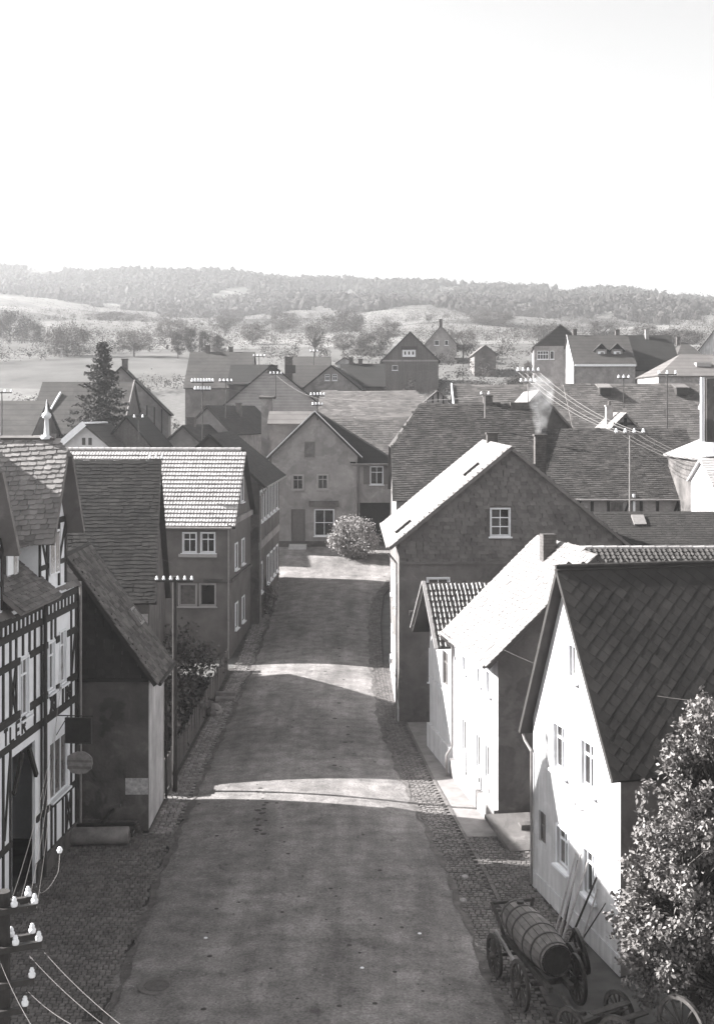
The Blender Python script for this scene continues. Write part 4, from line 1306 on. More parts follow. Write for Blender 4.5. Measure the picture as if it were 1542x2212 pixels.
# ------------------------------------------------------------------ left: small steep house
h = House('steep_slate_house', 'small dark house with steep slate roof and slate-hung gable beside the half-timbered shop', (-7.65, 46), 90, 3.65, 6, 0, 5.98, 10.25, wall=gmat('pale_side_plaster', .42, var=.25, scale=1.1, streak=.25, bump=.3))
h.walls()
h.skin('x0', M_dark, 'gable_backing', .01)
h.slab_on('x0', 0, 6, 0, 5.6, .012, .03, 'gable_plaster', M_dark)
Mg = Matrix(((0, 0, -1, -.035), (1, 0, 0, 0), (0, -1, 0, h.zr), (0, 0, 0, 1)))
cover(h.wall, Mg, [(3, 0), (6, 4.27), (6, 4.7), (0, 4.7), (0, 4.27)], 'scale', .3, .22, M_slate_d, piece='shingle')
h.slab_on('x0', 0, 6, 5.5, 5.62, .035, .12, 'drip_board', M_timber)
h.roof(mat=M_slate_d, oe=(.36, .36), og=(.4, .12), cov=(dict(kind='scale', w=.3, h=.22, mat=gmat('mossy_slate', .085, var=.4, scale=1.5, rough=.8, rand=.4), piece='slate'), None))
h.slab_on('x0', .02, .85, 1.35, 1.95, .032, .05, 'pale_patch', gmat('rubble_patch', .4, var=.45, scale=6))
h.pipe([(3.55, -.42, 5.4), (3.55, -.1, 5.0), (3.55, -.1, .1)], .045, M_pole)
h.gutter(0, .36, M_pole)
t = Vector((0, -3, -4.27)).normalized(); n = Vector((0, -4.27, 3)).normalized()
o = Vector((2.3, 3, 10.25)) + t * 3.1
dd = MB().ob(o, (.7, 0, 0), t * .75, n * .16).build('skylight', M_zinc, h.root)
MB().ob(o + Vector((.08, 0, 0)) + t * .08 + n * .161, (.54, 0, 0), t * .58, n * .012).build('pane', M_glass, dd)
# land roller in front of it
lr = empty('land_roller', (-9.15, 44.4, .05), R(3), 'farm land roller with long iron drum below the dark gable', 'land roller')
b = MB(); b.lathe((-1.05, 0, .31), (1, 0, 0), [(0, .0), (0, .29), (.03, .31), (2.07, .31), (2.1, .29), (2.1, 0)], 20); b.build('drum', gmat('drum_iron', .17, var=.35, scale=3, rough=.5), lr, smooth=True)
b = MB(); b.box(-1.2, 1.2, .42, .54, .5, .6); b.box(-1.2, -1.13, -.1, .48, .28, .4); b.box(1.13, 1.2, -.1, .48, .28, .4); b.build('frame', M_timber, lr)
b = MB(); b.bar((0, .5, .55), (.3, 1.6, .75), .09, .09); b.build('shaft', M_timber, lr)
lp_ = empty('log_heap', (-10.0, 45.3, .05), R(4), 'dark heap of logs and poles behind the land roller', 'logs')
for k in range(8):
    r_ = rnd.uniform(.07, .13); y_ = .1 + (k % 4) * .19; z_ = .12 + (k // 4) * .2
    MB().tube((-.9 + rnd.uniform(-.2, .2), y_, z_), (.7 + rnd.uniform(-.3, .3), y_ + rnd.uniform(-.05, .05), z_ + rnd.uniform(-.02, .05)), r_, r_ * .85, n=9).build('log', M_wood, lp_)
lg = empty('stacked_planks', (-8.7, 45.75, 0), R(1), 'low stack of dark planks against the foot of the dark gable', 'planks')
for k in range(5):
    b = MB(); b.box(-.9 + .06 * k, .85 - .05 * k, -.16, .12, .01 + k * .09, .09 + k * .09); b.build('plank', M_wood, lg)

# ------------------------------------------------------------------ left: high steep roof behind
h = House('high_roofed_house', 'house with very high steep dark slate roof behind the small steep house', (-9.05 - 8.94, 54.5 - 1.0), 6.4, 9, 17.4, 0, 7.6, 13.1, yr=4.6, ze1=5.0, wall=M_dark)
h.walls()
h.roof(mat=M_slate_d, oe=(.4, .4), og=(.2, .3), cov=(dict(kind='rect', w=.3, h=.2, mat=gmat('tired_slate', .022, var=.45, scale=.9, rough=.85, rand=.35), piece='slate', jit=.02, rot=.045, lift=.55), None))
b = MB(); b.bar((9.3, 4.6, 13.1), (9.3, -.4, 13.1 - 5.0 * 1.196), .07, .28); b.build('bargeboard', M_timber, h.root)
b = MB(); b.box(8.2, 8.95, -.06, -.01, 4.6, 6.6); w = b.build('shutter_window', M_wood_l, h.root)

# ------------------------------------------------------------------ left: house with bright interlocking tiles
h = House('bright_tiled_house', 'grey house with bright ribbed tile roof and paired windows on the left', (-19.6, 76.29), -3.8, 12, 8.1, .1, 8.75, 12.85, wall=gmat('shaded_plaster', .11, var=.28, scale=.8, bump=.35, bscale=12))  # grey plaster darkened so its colour carries the wall's shade
h.window_px('y0', 396, 1151, 424, 1193, nx=2, rows=(.66,), casing=.05)
h.window_px('y0', 435, 1151, 464, 1193, nx=2, rows=(.66,), casing=.05)
h.window_px('y0', 388, 1262, 424, 1308, nx=1, rows=(), frame=M_paint_g, casing=.06)
h.window_px('y0', 433, 1262, 465, 1308, nx=1, rows=(), frame=M_paint_g, casing=.06)
for (u, z) in ((1.6, 5.6), (4.2, 5.6), (1.7, 1.9), (4.3, 1.9)):
    h.window('x1', u, u + .95, z, z + 1.45, nx=2, rows=(.66,), casing=.1)
h.window('x1', 3.9, 4.8, 9.6, 11.0, nx=2, rows=(), casing=.1)
h.walls()
h.roof(mat=M_tile_d, oe=(.42, .4), og=(.2, .35), cov=(dict(kind='ribtile', w=.2, h=.34, mat=M_tile, piece='tile', stag=0, rot=.004, jit=.003), None))
h.ridge_cap(M_tile, -.2, 12.3, step=.42, r=.12)
h.gutter(0, .42)
a, b2 = h.px('y0', 388, 1196), h.px('y0', 470, 1200)
h.slab_on('y0', a[0], b2[0], b2[1] - .08, a[1], .16, .3, 'sill_board', M_paint_g)
h.slab_on('y0', 0, 12, 4.95, 5.15, .004, .12, 'storey_band', M_dark)
h.slab_on('x1', 0, 8.1, 4.95, 5.15, .004, .12, 'storey_band', M_dark)
h.slab_on('x1', 0, 8.1, 8.4, 8.75, .004, .16, 'cornice', M_grey)
h.pipe([(11.9, -.5, 8.6), (11.9, -.1, 8.2), (11.9, -.1, .1)], .05)

# ------------------------------------------------------------------ left: dark corner house
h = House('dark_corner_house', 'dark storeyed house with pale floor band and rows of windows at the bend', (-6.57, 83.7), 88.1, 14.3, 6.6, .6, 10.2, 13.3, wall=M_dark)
for k in range(6):
    u = .9 + k * 2.2
    for (z, hh) in ((7.4, 1.9), (2.6, 1.8)):
        if k == 1 and z < 5: continue
        h.window('y0', u, u + 1.05, z, z + hh, nx=2, rows=(.66,), casing=.14)
h.door('y0', 3.4, 4.7, .3, 3.0)
h.hipf = (0, 1)
h.walls()
h.roof(mat=M_slate_d, oe=(.5, .4), og=(.3, .5), hip=(0, 1), hipd=(0, 3.6), cov=(dict(kind='rect', w=.34, h=.24, mat=M_slate_d, piece='slate'), None))
h.slab_on('y0', 0, 14.3, 5.5, 6.0, .004, .1, 'floor_band', M_grey)
h.gutter(0, .5)
h.pipe([(.1, -.5, 9.6), (.1, -.1, 9.0), (.1, -.1, .1)], .06)

# ------------------------------------------------------------------ garden fence on the left with shrubs behind
fe = empty('board_fence', (-7.75, 50, 0), 0, 'dark weathered board fence along the left footway before the garden', 'fence')
pm = [MB().box(-.015, .015, 0, .28, .05, 1.25 + .08 * k).mesh('plank') for k in range(3)]
for m_ in pm: m_.materials.append(M_wood)
y = 0.
while y < 22.4:
    o = link('plank', pm[rnd.randrange(3)], fe)
    o.location = (.02 * y * .6, y, g(50 + y)); o.rotation_euler = (rnd.gauss(0, .02), rnd.gauss(0, .015), -.012)
    y += .3
for z in (.35, 1.0):
    MB().bar((-.05, 0, z), (.22, 22.4, z + g(72)), .05, .09).build('rail', M_wood, fe)
for k in range(12):
    MB().box(-.12 + .024 * k, -.02 + .024 * k, k * 2.0, k * 2.0 + .1, 0, 1.25 + g(50 + 2 * k)).build('post', M_wood, fe)
st = empty('doorstep', (-6.95, 66.0, g(66)), 0, 'pale stone doorstep slab on the left footway', 'step')
MB().box(-.5, .5, -.3, .3, 0, .2).build('slab', M_stone, st); MB().box(-.5, .5, .3, .6, 0, .38).build('upper_slab', M_stone, st)
bo = MB(); bo.lathe((-7.2, 63.2, g(63)), (0, 0, 1), [(0, .38), (.2, .42), (.45, .33), (.6, .18), (.66, 0)], 9)
bo.build('boulder', M_stone, label='rounded boulder lying at the foot of the board fence', cat='boulder')
# ------------------------------------------------------------------ left distance: roofs behind the bright tiles
def simple(h, win=()):
    for w in win:
        h.window_px(*w[:5], nx=w[5] if len(w) > 5 else 1, rows=(.6,) if len(w) > 5 else (), frame=M_paint, fw=.07)
    h.walls(); return h.roof(**h.rk)
h = front_gable('white_edged_gable', 'pale small gable with bright white roof edge left of the dark gable', 183, 912, 62, 962, 104, 6, wall=gmat('cream_gable', .5, var=.12), roof=M_far_m, og=(.4, .2), ang=82, cov=(None, None))
simple(h)
b = MB(); b.bar((-.45, h.yr, h.zr + .06), (-.45, h.W + .45, h.ze - .35), .5, .14, up=(1, 0, 0)); b.build('verge_board', M_paint, h.root)
for k in (0, 1): h.slab_on('x0', h.yr - .5 + k * .55, h.yr - .2 + k * .55, h.ze - .1, h.ze + .5, .004, .02, 'vent_window', M_iron)
MB().bar((-.4, h.yr, h.zr + .1), (5, h.yr, h.zr + .1), .3, .14).build('ridge_cap', M_paint, h.root)
h = front_gable('dark_boarded_gable', 'dark boarded gable with brown roof right of the white-edged gable', 272, 893, 66, 968, 107, 6, wall=M_wood, roof=M_far_d, ang=84)
simple(h)
h = front_gable('grey_gable_with_chimney', 'grey plaster gable with dark roof and brick chimney behind the bright tiles', 394, 914, 62, 968, 114, 12, wall=M_grey, roof=M_slate_d, ang=78, cov=(dict(kind='rect', w=.36, h=.3, mat=M_slate_d, piece='slate'), None))
simple(h); h.chimney(2.2, h.yr, h.zr - .6, h.zr + .6, .8, .7)
h = front_gable('dark_ridge_house', 'dark slate roofed house with pale small gable under the big insulator rack', 446, 872, 62, 935, 121, 14, wall=M_grey, roof=M_slate_d, ang=76, cov=(dict(kind='rect', w=.36, h=.3, mat=M_slate_d, piece='slate'), None))
simple(h); h.chimney(.9, h.yr + .6, h.zr - 1.2, h.zr - .1, .6, .6); h.chimney(6.5, h.yr - .9, h.zr - 1.2, h.zr + .2, .5, .5)
h = front_eave('left_edge_long_roof', 'long dark slate roof at the left edge behind the half-timbered shop', -160, 98, 862, 950, 106, 6, wall=M_mid, roof=M_far_m)
simple(h)
h = front_eave('broad_tiled_house', 'broad house with grey tiled roof behind the tall spruce', 97, 288, 822, 950, 118, 7, wall=M_mid, roof=M_far_m)
simple(h)
b = MB(); b.bar((h.L + .15, h.yr, h.zr + .05), (h.L + .15, -.3, h.ze - .2), .1, .45); b.build('verge_board', M_grey, h.root)
b = MB(); b.bar((2.0, h.yr - 1.5, h.zr - 1.2), (1.3, h.yr - 4.2, h.zr - 3.6), .12, .5); b.build('dormer_verge', M_paint, h.root)
h = front_gable('steep_grey_gable_house', 'tall grey gabled house with dark roof edge right of the spruce', 262, 787, 108, 894, 128, 12, wall=M_grey, roof=M_far_d, ang=97)
simple(h); h.chimney(1.2, h.yr - .3, h.zr - .5, h.zr + .7, .6, .6)
for k in range(4): h.slab_on('x0', .6 + k * .75, .72 + k * .75, 0, h.ze + .3 + k * .2, .004, .03, 'beam', M_timber)

# ------------------------------------------------------------------ centre distance
h = front_eave('broad_slate_house', 'broad house with large grey slate roof left of centre at field edge', 414, 548, 758, 838, 160, 6.5, wall=M_mid, roof=M_far_m)
simple(h); h.chimney(2.2, h.yr, h.zr - .4, h.zr + .8); h.chimney(5.2, h.yr + .4, h.zr - .4, h.zr + .6)
h = front_eave('dark_low_roof', 'low dark roof below the broad slate roof', 502, 590, 785, 830, 148, 4.5, wall=M_dark, roof=M_far_d)
simple(h)
h = front_gable('pale_shingled_gable', 'wide pale shingled gable with dark right slope and tall chimney', 588, 783, 128, 890, 140, 11, wall=gmat('pale_shingles', .3, var=.2, scale=.8, wave=3.0), roof=M_far_d, ang=91)
simple(h); h.chimney(4.0, h.yr - 1.7, h.zr - 2.2, h.zr + .9, .9, .9)
for k in (0, 1): h.slab_on('x0', h.yr - 2.6 + k * 2.0, h.yr - 1.5 + k * 2.0, 11.2, 12.1, .004, .03, 'hatch', M_iron)
h = front_eave('small_grey_roof', 'small grey roof with ridge pole behind the two-windowed gable', 637, 712, 768, 800, 168, 4, wall=M_grey, roof=M_far_m)
simple(h)
h = front_eave('grey_tiled_wing', 'grey tiled wing roof left of the two-windowed gable', 637, 720, 786, 850, 152, 5, wall=M_grey, roof=M_far_m)
simple(h)
h = front_gable('two_windowed_gable', 'grey gable with two small white windows above the pale barns', 715, 785, 66, 838, 146, 12, wall=M_grey, roof=M_far_d, ang=86)
simple(h, [('x0', 702, 808, 712, 822, 2), ('x0', 718, 808, 728, 822, 2)])
h = front_eave('dark_lean_roof', 'dark roof with brick chimneys right of the two-windowed gable', 738, 828, 783, 835, 156, 4.5, wall=M_dark, roof=M_far_d)
simple(h); h.chimney(1.2, h.yr, h.zr - .4, h.zr + .7); h.chimney(2.4, h.yr, h.zr - .4, h.zr + .5)
h = front_gable('white_bit_gable', 'tiny white gable beyond the brick chimneys', 745, 768, 22, 782, 175, 6, wall=M_white, roof=M_far_l)
simple(h)
h = front_gable('dark_gable_with_dormer', 'dark gabled villa with little white dormer among the garden trees', 886, 713, 66, 779, 185, 12, wall=M_wood, roof=M_far_d, ang=89)
simple(h, [('x0', 847, 789, 859, 800)])
b = MB(); p = h.px('x0', 869, 756); q = h.px('x0', 897, 771); h.b_local(b, 'x0', min(p[0], q[0]), max(p[0], q[0]), q[1], p[1], .003, .7); dm = b.build('dormer', M_paint, h.root)
for k in range(3):
    b = MB(); u = min(p[0], q[0]) + abs(p[0] - q[0]) * (.2 + .3 * k); h.b_local(b, 'x0', u - .12, u + .12, q[1] + .3, p[1] - .25, .702, .72); b.build('pane', M_glass, dm)
b = MB(); h.b_local(b, 'x0', min(p[0], q[0]) - .2, max(p[0], q[0]) + .2, p[1] + .003, p[1] + .5, .003, .95); b.build('dormer_roof', M_far_m, dm)
h.slab_on('x0', 0, h.W, h.ze - .3, h.ze - .05, .003, .1, 'cornice', M_grey)
h = front_gable('pale_villa_gable', 'pale villa gable with white left roof edge behind the dark gabled villa', 952, 700, 38, 744, 215, 12, wall=M_grey, roof=M_far_l, ang=88)
simple(h, [('x0', 938, 735, 948, 746), ('x0', 960, 735, 968, 746)]); h.chimney(.8, h.yr, h.zr - .4, h.zr + 1)
h = front_gable('little_white_verge_house', 'little house with one bright sloping roof edge in the gardens', 1048, 742, 28, 764, 200, 8, wall=M_mid, roof=M_far_l, ang=90)
simple(h)

# ------------------------------------------------------------------ right distance
h = front_gable('large_villa_gable', 'large grey villa with dark gable and white left eave on right', 1210, 697, 62, 748, 178, 14, wall=M_grey, roof=M_far_l, ang=83)
simple(h, [('x0', 1160, 758, 1184, 776, 4), ('x0', 1187, 758, 1196, 776)])
Mg = [(h.yr, h.zr), (h.W, h.ze1), (0, h.ze)]
b = MB(); b.slab([h.lp('x0', u, z - .05, .05) for (u, z) in Mg], h.lp('x0', 0, 0, .04) - h.lp('x0', 0, 0, 0)); b.build('slate_gable', M_far_m, h.root)
h = front_eave('long_villa_with_dormers', 'long grey villa with tiled roof and two gabled dormers, white end wall', 1226, 1352, 722, 790, 170, 6, wall=M_grey, roof=M_far_m)
simple(h)
for px in (1297, 1331):
    q = h.Mi @ at(px, 775, 172.5)
    d = MB().box(q.x - .75, q.x + .75, q.y - .2, q.y + 2.5, q.z - .2, q.z + 1.3).build('dormer', M_grey, h.root)
    for sg_ in (-1, 1):
        MB().slab([(q.x, q.y - .5, q.z + 2.1), (q.x, q.y + 3, q.z + 2.1), (q.x + sg_ * 1.05, q.y + 3, q.z + 1.1), (q.x + sg_ * 1.05, q.y - .5, q.z + 1.1)], (0, 0, .12)).build('dormer_roof', M_far_d, d)
    MB().box(q.x - .45, q.x + .45, q.y - .25, q.y - .202, q.z, q.z + 1.0).build('dormer_window', M_paint, d)
    MB().box(q.x - .1, q.x + .35, q.y - .27, q.y - .252, q.z + .1, q.z + .9).build('pane', M_glass_c, d)
b = MB(); b.slab([(-.26, -.4, 0), (-.26, 3.0, 0), (-.26, 3.0, h.zr - 2.2), (-.26, h.yr, h.zr + .1), (-.26, -.4, h.ze - .3)], (-.1, 0, 0)); b.build('white_end_wall', M_white, h.root)
h.slab_on('y0', 0, h.L, h.ze - .35, h.ze - .05, .3, .42, 'eaves_board', M_paint)
h.chimney(1.0, h.yr + .3, h.zr - .3, h.zr + .8); h.chimney(7.0, h.yr + .3, h.zr - .3, h.zr + .7)
h = front_eave('dark_tiled_villa', 'dark tiled villa roof with pale chimney right of the dormered villa', 1354, 1446, 722, 800, 174, 6, wall=M_mid, roof=M_far_d)
simple(h); h.chimney(2.7, h.yr - .5, h.zr - .9, h.zr + .7, .5, .5, M_brick_l)
h = front_eave('farther_grey_villa', 'grey villa roof half hidden beyond the dark tiled villa', 1448, 1505, 738, 775, 205, 5, wall=M_mid, roof=M_far_m, hip=(.9, .9), hipd=(2, 2))
simple(h); h.chimney(1.2, h.yr, h.zr - .4, h.zr + .9)
h = front_gable('white_upper_right_house', 'white house at the upper right edge with steep bright gable', 1548, 702, 44, 760, 210, 10, wall=M_white, roof=M_far_m, ang=77)
simple(h); h.chimney(.6, h.yr, h.zr - .4, h.zr + 1)
h = front_eave('hipped_pale_house', 'house with pale hipped roof and skylight near the right edge', 1398, 1600, 763, 812, 150, 6, wall=M_grey, roof=M_far_l, hip=(.98, 0), hipd=(4.2, 0))
simple(h)
q = h.Mi @ at(1518, 785, 152.6)
MB().box(q.x - .9, q.x + .9, q.y - .3, q.y + .8, q.z - .4, q.z + .1).build('skylight', M_paint_g, h.root)

# ------------------------------------------------------------------ smoke from the chimney of the slate-hung house
sm = bpy.data.materials.new('smoke'); sm.use_nodes = True
N, L = sm.node_tree.nodes, sm.node_tree.links
N.remove(N['Principled BSDF'])
pv = N.new('ShaderNodeVolumePrincipled'); pv.inputs['Color'].default_value = (.95, .95, .96, 1)
geo = N.new('ShaderNodeNewGeometry'); nz = N.new('ShaderNodeTexNoise'); nz.inputs['Scale'].default_value = 1.6; nz.inputs['Detail'].default_value = 4
L.new(geo.outputs['Position'], nz.inputs['Vector'])
mr = N.new('ShaderNodeMapRange'); mr.inputs['From Min'].default_value = .38; mr.inputs['From Max'].default_value = .68; mr.inputs['To Max'].default_value = .4
L.new(nz.outputs['Fac'], mr.inputs['Value']); L.new(mr.outputs[0], pv.inputs['Density']); L.new(pv.outputs[0], N['Material Output'].inputs['Volume'])
b = MB()
b.lathe((9.7, 66.2, 14.22), Vector((.02, 0, 1)), [(0, 0), (.02, .3), (.6, .42), (1.3, .6), (2.0, .75), (2.8, .62), (3.2, 0)], 12)
b.build('chimney_smoke', sm, label='pale smoke rising from the chimney of the slate-hung house', cat='smoke')

# ------------------------------------------------------------------ vegetation
def leaf_cloud(C, k, spread, size, flat=0.0):
    """leaf quads round the given clump centres"""
    n = len(C) * k
    P = np.repeat(np.asarray(C), k, axis=0) + nrg.normal(0, 1, (n, 3)) * (np.repeat(np.asarray(spread), k)[:, None] if np.ndim(spread) else spread)
    a = nrg.normal(0, 1, (n, 3)); a[:, 2] *= (1 - flat); a /= np.linalg.norm(a, axis=1)[:, None]
    t = nrg.normal(0, 1, (n, 3)); b_ = np.cross(a, t); b_ /= np.linalg.norm(b_, axis=1)[:, None]
    s = size * nrg.uniform(.6, 1.25, n)[:, None]
    a *= s; b_ *= s * .62
    V = np.stack([P - a, P - b_ * .9 + a * .1, P + a, P + b_ * .9 + a * .1], axis=1).reshape(-1, 3)
    F = np.arange(n * 4).reshape(-1, 4)
    return V, F

def tree_parts(rx, rz, hz, nc, k, spread, size, leaf, trunk_r=.15, seed=1, limbs=9, shell=.55, top=None, lean=0, gaps=0):
    """(crown mesh object data, trunk mesh data) for a tree standing at the origin with crown centre at height hz"""
    global nrg
    nrg = np.random.default_rng(seed)
    d = nrg.normal(0, 1, (nc, 3)); d /= np.linalg.norm(d, axis=1)[:, None]
    r = nrg.uniform(shell, 1, nc) ** .6
    lob = 1 + .22 * np.sin(d[:, 0] * 4 + seed) * np.cos(d[:, 1] * 3.1 + 2 * seed) + .12 * np.sin(d[:, 2] * 6 + seed)
    C = d * (r * lob)[:, None] * np.array([rx, rx, rz]) + np.array([lean, 0, hz])
    if gaps:
        q = C * (2.6 / rx)
        C = C[np.sin(q[:, 0] * 2.1 + seed) * np.sin(q[:, 1] * 2.3 + 1) + np.sin(q[:, 2] * 2.7 + 2 * seed) * .6 > -gaps]
        nc = len(C)
    V, F = leaf_cloud(C, k, spread, size)
    b = MB()
    b.tube((0, 0, -.3), (lean * .4, 0, hz - rz * .4), trunk_r, trunk_r * .65, n=8)
    for i in range(limbs):
        c = Vector(C[(i * 7) % nc])
        s = Vector((lean * .4, 0, hz - rz * nrg.uniform(.35, .8)))
        m = s.lerp(c, .5) + Vector(nrg.normal(0, .08 * rx, 3))
        b.tube(s, m, trunk_r * .5, trunk_r * .32, n=6); b.tube(m, c, trunk_r * .32, trunk_r * .1, n=5)
    return V, F, b

def plant(name, label, loc, rx, rz, hz, nc, k, spread, size, leaf, cat='tree', group=None, **kw):
    t = empty(name, loc, 0, label, cat, group)
    V, F, b = tree_parts(rx, rz, hz, nc, k, spread, size, leaf, **kw)
    np_mesh('crown', V, F, leaf, t)
    b.build('trunk', M_bark, t)
    return t

# tall leafy tree before the white gable
def lobed_tree(name, label, loc, lobes, seed, leaf, size=.07):
    """crown of leaf clusters carried on twigs, in uneven lobes"""
    global nrg
    nrg = np.random.default_rng(seed)
    t = empty(name, loc, 0, label, 'tree')
    b, C, S = MB(), [], []
    b.tube((0, 0, -.2), (.1, 0, 2.2), .17, .12, n=9)
    for (cx, cy, cz, rx, rz, n) in lobes:
        base = Vector((.1, 0, min(2.2, cz * .5)))
        hub = Vector((cx, cy, cz - rz * .5))
        b.tube(base, hub, .1, .06, n=7)
        for i in range(n):
            d = nrg.normal(0, 1, 3); d /= np.linalg.norm(d)
            rr = nrg.uniform(.35, 1.08) ** .55
            bump = 1 + .25 * math.sin(d[0] * 5 + cx) * math.sin(d[2] * 4 + cz) + .15 * math.sin(d[1] * 9 + d[2] * 7)
            c = Vector((cx + d[0] * rx * rr * bump, cy + d[1] * rx * rr * bump, cz + d[2] * rz * rr * bump))
            if math.sin(c.x * 3.1 + 1) * math.sin(c.z * 2.7) + math.sin(c.y * 3.7 + c.z * 1.9) * .8 < -.35: continue
            if i % 3 == 0:
                m = hub.lerp(c, .6) + Vector(nrg.normal(0, .12, 3))
                b.tube(hub, m, .035, .02, n=5, caps=False); b.tube(m, c, .02, .008, n=4, caps=False)
            tw = Vector(nrg.normal(0, 1, 3)); tw.z = abs(tw.z) * .4; tw = tw.normalized() * nrg.uniform(.15, .4)
            for q in range(5):
                C.append(tuple(c + tw * (q / 4))); S.append(.06 + .05 * (1 - q / 4))
    V, F = leaf_cloud(C, 8, np.array(S), size)
    np_mesh('crown', V, F, leaf, t)
    b.build('trunk', M_bark, t)
    return t
lobed_tree('leafy_tree', 'sunlit leafy tree in front of the white gable at lower right', (8.5, 31.4, 0), [(.75, .2, 5.9, 1.3, 2.6, 560), (-.25, 0, 3.9, 1.35, 2.3, 600), (-1.05, -.1, 2.2, .95, 1.35, 280), (.6, -.4, 1.9, 1.4, 1.7, 360), (2.0, .3, 4.2, 1.3, 3.2, 260), (-.1, .1, 6.2, .6, .9, 70)], 5, M_leaf)
# round tree on the plaza
plant('round_plaza_tree', 'round clipped tree with sunlit top on the plaza before the shop', (-.35, 103.4, g(103.4)), 1.95, 1.5, 1.7, 420, 40, .2, .08, gmat('plaza_leaf', .24, var=.3, scale=.8, rough=.5, rand=.4), trunk_r=.14, seed=9, limbs=14, shell=.5)
# shrubs in the garden behind the fence
for i, (x, y, r, z, lb) in enumerate(((-9.0, 55.5, 1.1, 1.3, 'dark garden shrub behind the near end of the board fence'), (-9.2, 61.0, 1.4, 1.6, 'large dark garden shrub behind the middle of the fence'), (-8.9, 67.0, 1.3, 1.5, 'dark garden shrub before the grey tiled house wall'), (-10.6, 70.0, 1.5, 1.7, 'dark bush in the garden corner under the paired windows'))):
    plant('garden_shrub', lb, (x, y, g(y)), r, r * 1.05, z, 70, 24, .3, .11, M_leaf_d, cat='shrub', group='garden shrubs', trunk_r=.07, seed=20 + i, limbs=8)
plant('ivy_shrub', 'dark overhanging shrub at the foot of the dark corner house', (-6.5, 86.5, g(86)), .7, 1.0, 1.0, 40, 24, .22, .1, M_leaf_d, cat='shrub', trunk_r=.05, seed=31, limbs=6)

# tall spruce: drooping whorls of needle sprays
def spruce(name, label, loc, hgt, rad, leaf, seed, dens=1.0):
    global nrg
    nrg = np.random.default_rng(seed)
    t = empty(name, loc, 0, label, 'tree')
    C, b = [], MB()
    b.tube((0, 0, -.5), (0, 0, hgt), .2, .03, n=8)
    z = hgt * .14
    while z < hgt * .985:
        f = 1 - (z / hgt)
        rr = rad * (f ** .9) + .1
        nb = int(7 + 6 * f)
        a0 = nrg.uniform(0, 6)
        for i in range(nb):
            a = a0 + 2 * math.pi * i / nb + nrg.normal(0, .1)
            ln = rr * nrg.uniform(.55, 1.2)
            prev = Vector((0, 0, z))
            for q in range(1, 7):
                u = q / 6
                p = Vector((math.cos(a) * ln * u, math.sin(a) * ln * u, z - ln * .62 * u + ln * .38 * u * u))
                b.tube(prev, p, .03 * (1.2 - u), .02 * (1.1 - u) + .004, n=4, caps=False)
                sw = .34 * ln * (1.05 - u) * (.4 + u) + .05
                for _ in range(int((3 + 9 * ln / rad) * dens)):
                    s_ = nrg.uniform(-1, 1) * sw
                    C.append(p.lerp(prev, nrg.uniform(0, 1)) + Vector((-math.sin(a) * s_, math.cos(a) * s_, -abs(s_) * .45 - nrg.uniform(0, .12))))
                prev = p
        z += hgt * .022 + hgt * .034 * f
    V, F = leaf_cloud([tuple(c) for c in C], 3, .1, .15, .3)
    np_mesh('crown', V, F, leaf, t)
    b.build('trunk', M_bark, t)
    return t
p = at(222, 728, 117)
spruce('tall_spruce', 'tall dark spruce standing before the broad tiled house', (p.x, 117, g(117)), p.z - g(117), 7.4, M_leaf_s, 3)

# hillside trees: four crowns, copied with their trunks
protos = {}
def proto(kind):
    if kind in protos: return protos[kind]
    if kind == 'round': a = tree_parts(2.6, 2.4, 3.6, 80, 80, .34, .1, None, .14, 41, 12)
    elif kind == 'bare': a = tree_parts(3.0, 2.6, 4.0, 90, 60, .36, .08, None, .18, 42, 34, shell=.2)
    elif kind == 'tall': a = tree_parts(1.6, 3.6, 4.4, 80, 80, .3, .1, None, .14, 43, 10, shell=.3)
    else: a = tree_parts(3.2, 1.9, 2.0, 100, 80, .4, .1, None, .1, 44, 10)
    V, F, b = a
    res = []
    for lf in (M_leaf_h, M_leaf_p):
        o = np_mesh('crown', V, F, lf); col.objects.unlink(o)
        res.append(o.data); bpy.data.objects.remove(o)
    tm = b.mesh('trunk'); tm.materials.append(M_bark)
    protos[kind] = (res, tm)
    return protos[kind]
def hill_tree(kind, label, px, py_base, wpx, hpx, Y, pale=0, name='hillside_tree', group='hillside trees'):
    p = at(px, py_base, Y)
    z = T(p.x, Y)
    s = FOC / Y
    dims = {'round': (5.6, 6.2), 'bare': (6.4, 6.8), 'tall': (3.6, 8.2), 'bush': (6.8, 4.0)}[kind]
    t = empty(name, (p.x, Y, z), rnd.uniform(0, 6), label, 'tree' if kind != 'bush' else 'bush', group)
    cr, tm = proto(kind)
    sx, sz = wpx / s / dims[0], hpx / s / dims[1]
    for nm, me in (('crown', cr[pale]), ('trunk', tm)):
        o = link(nm, me, t); o.scale = (sx, sx, sz)
    return t
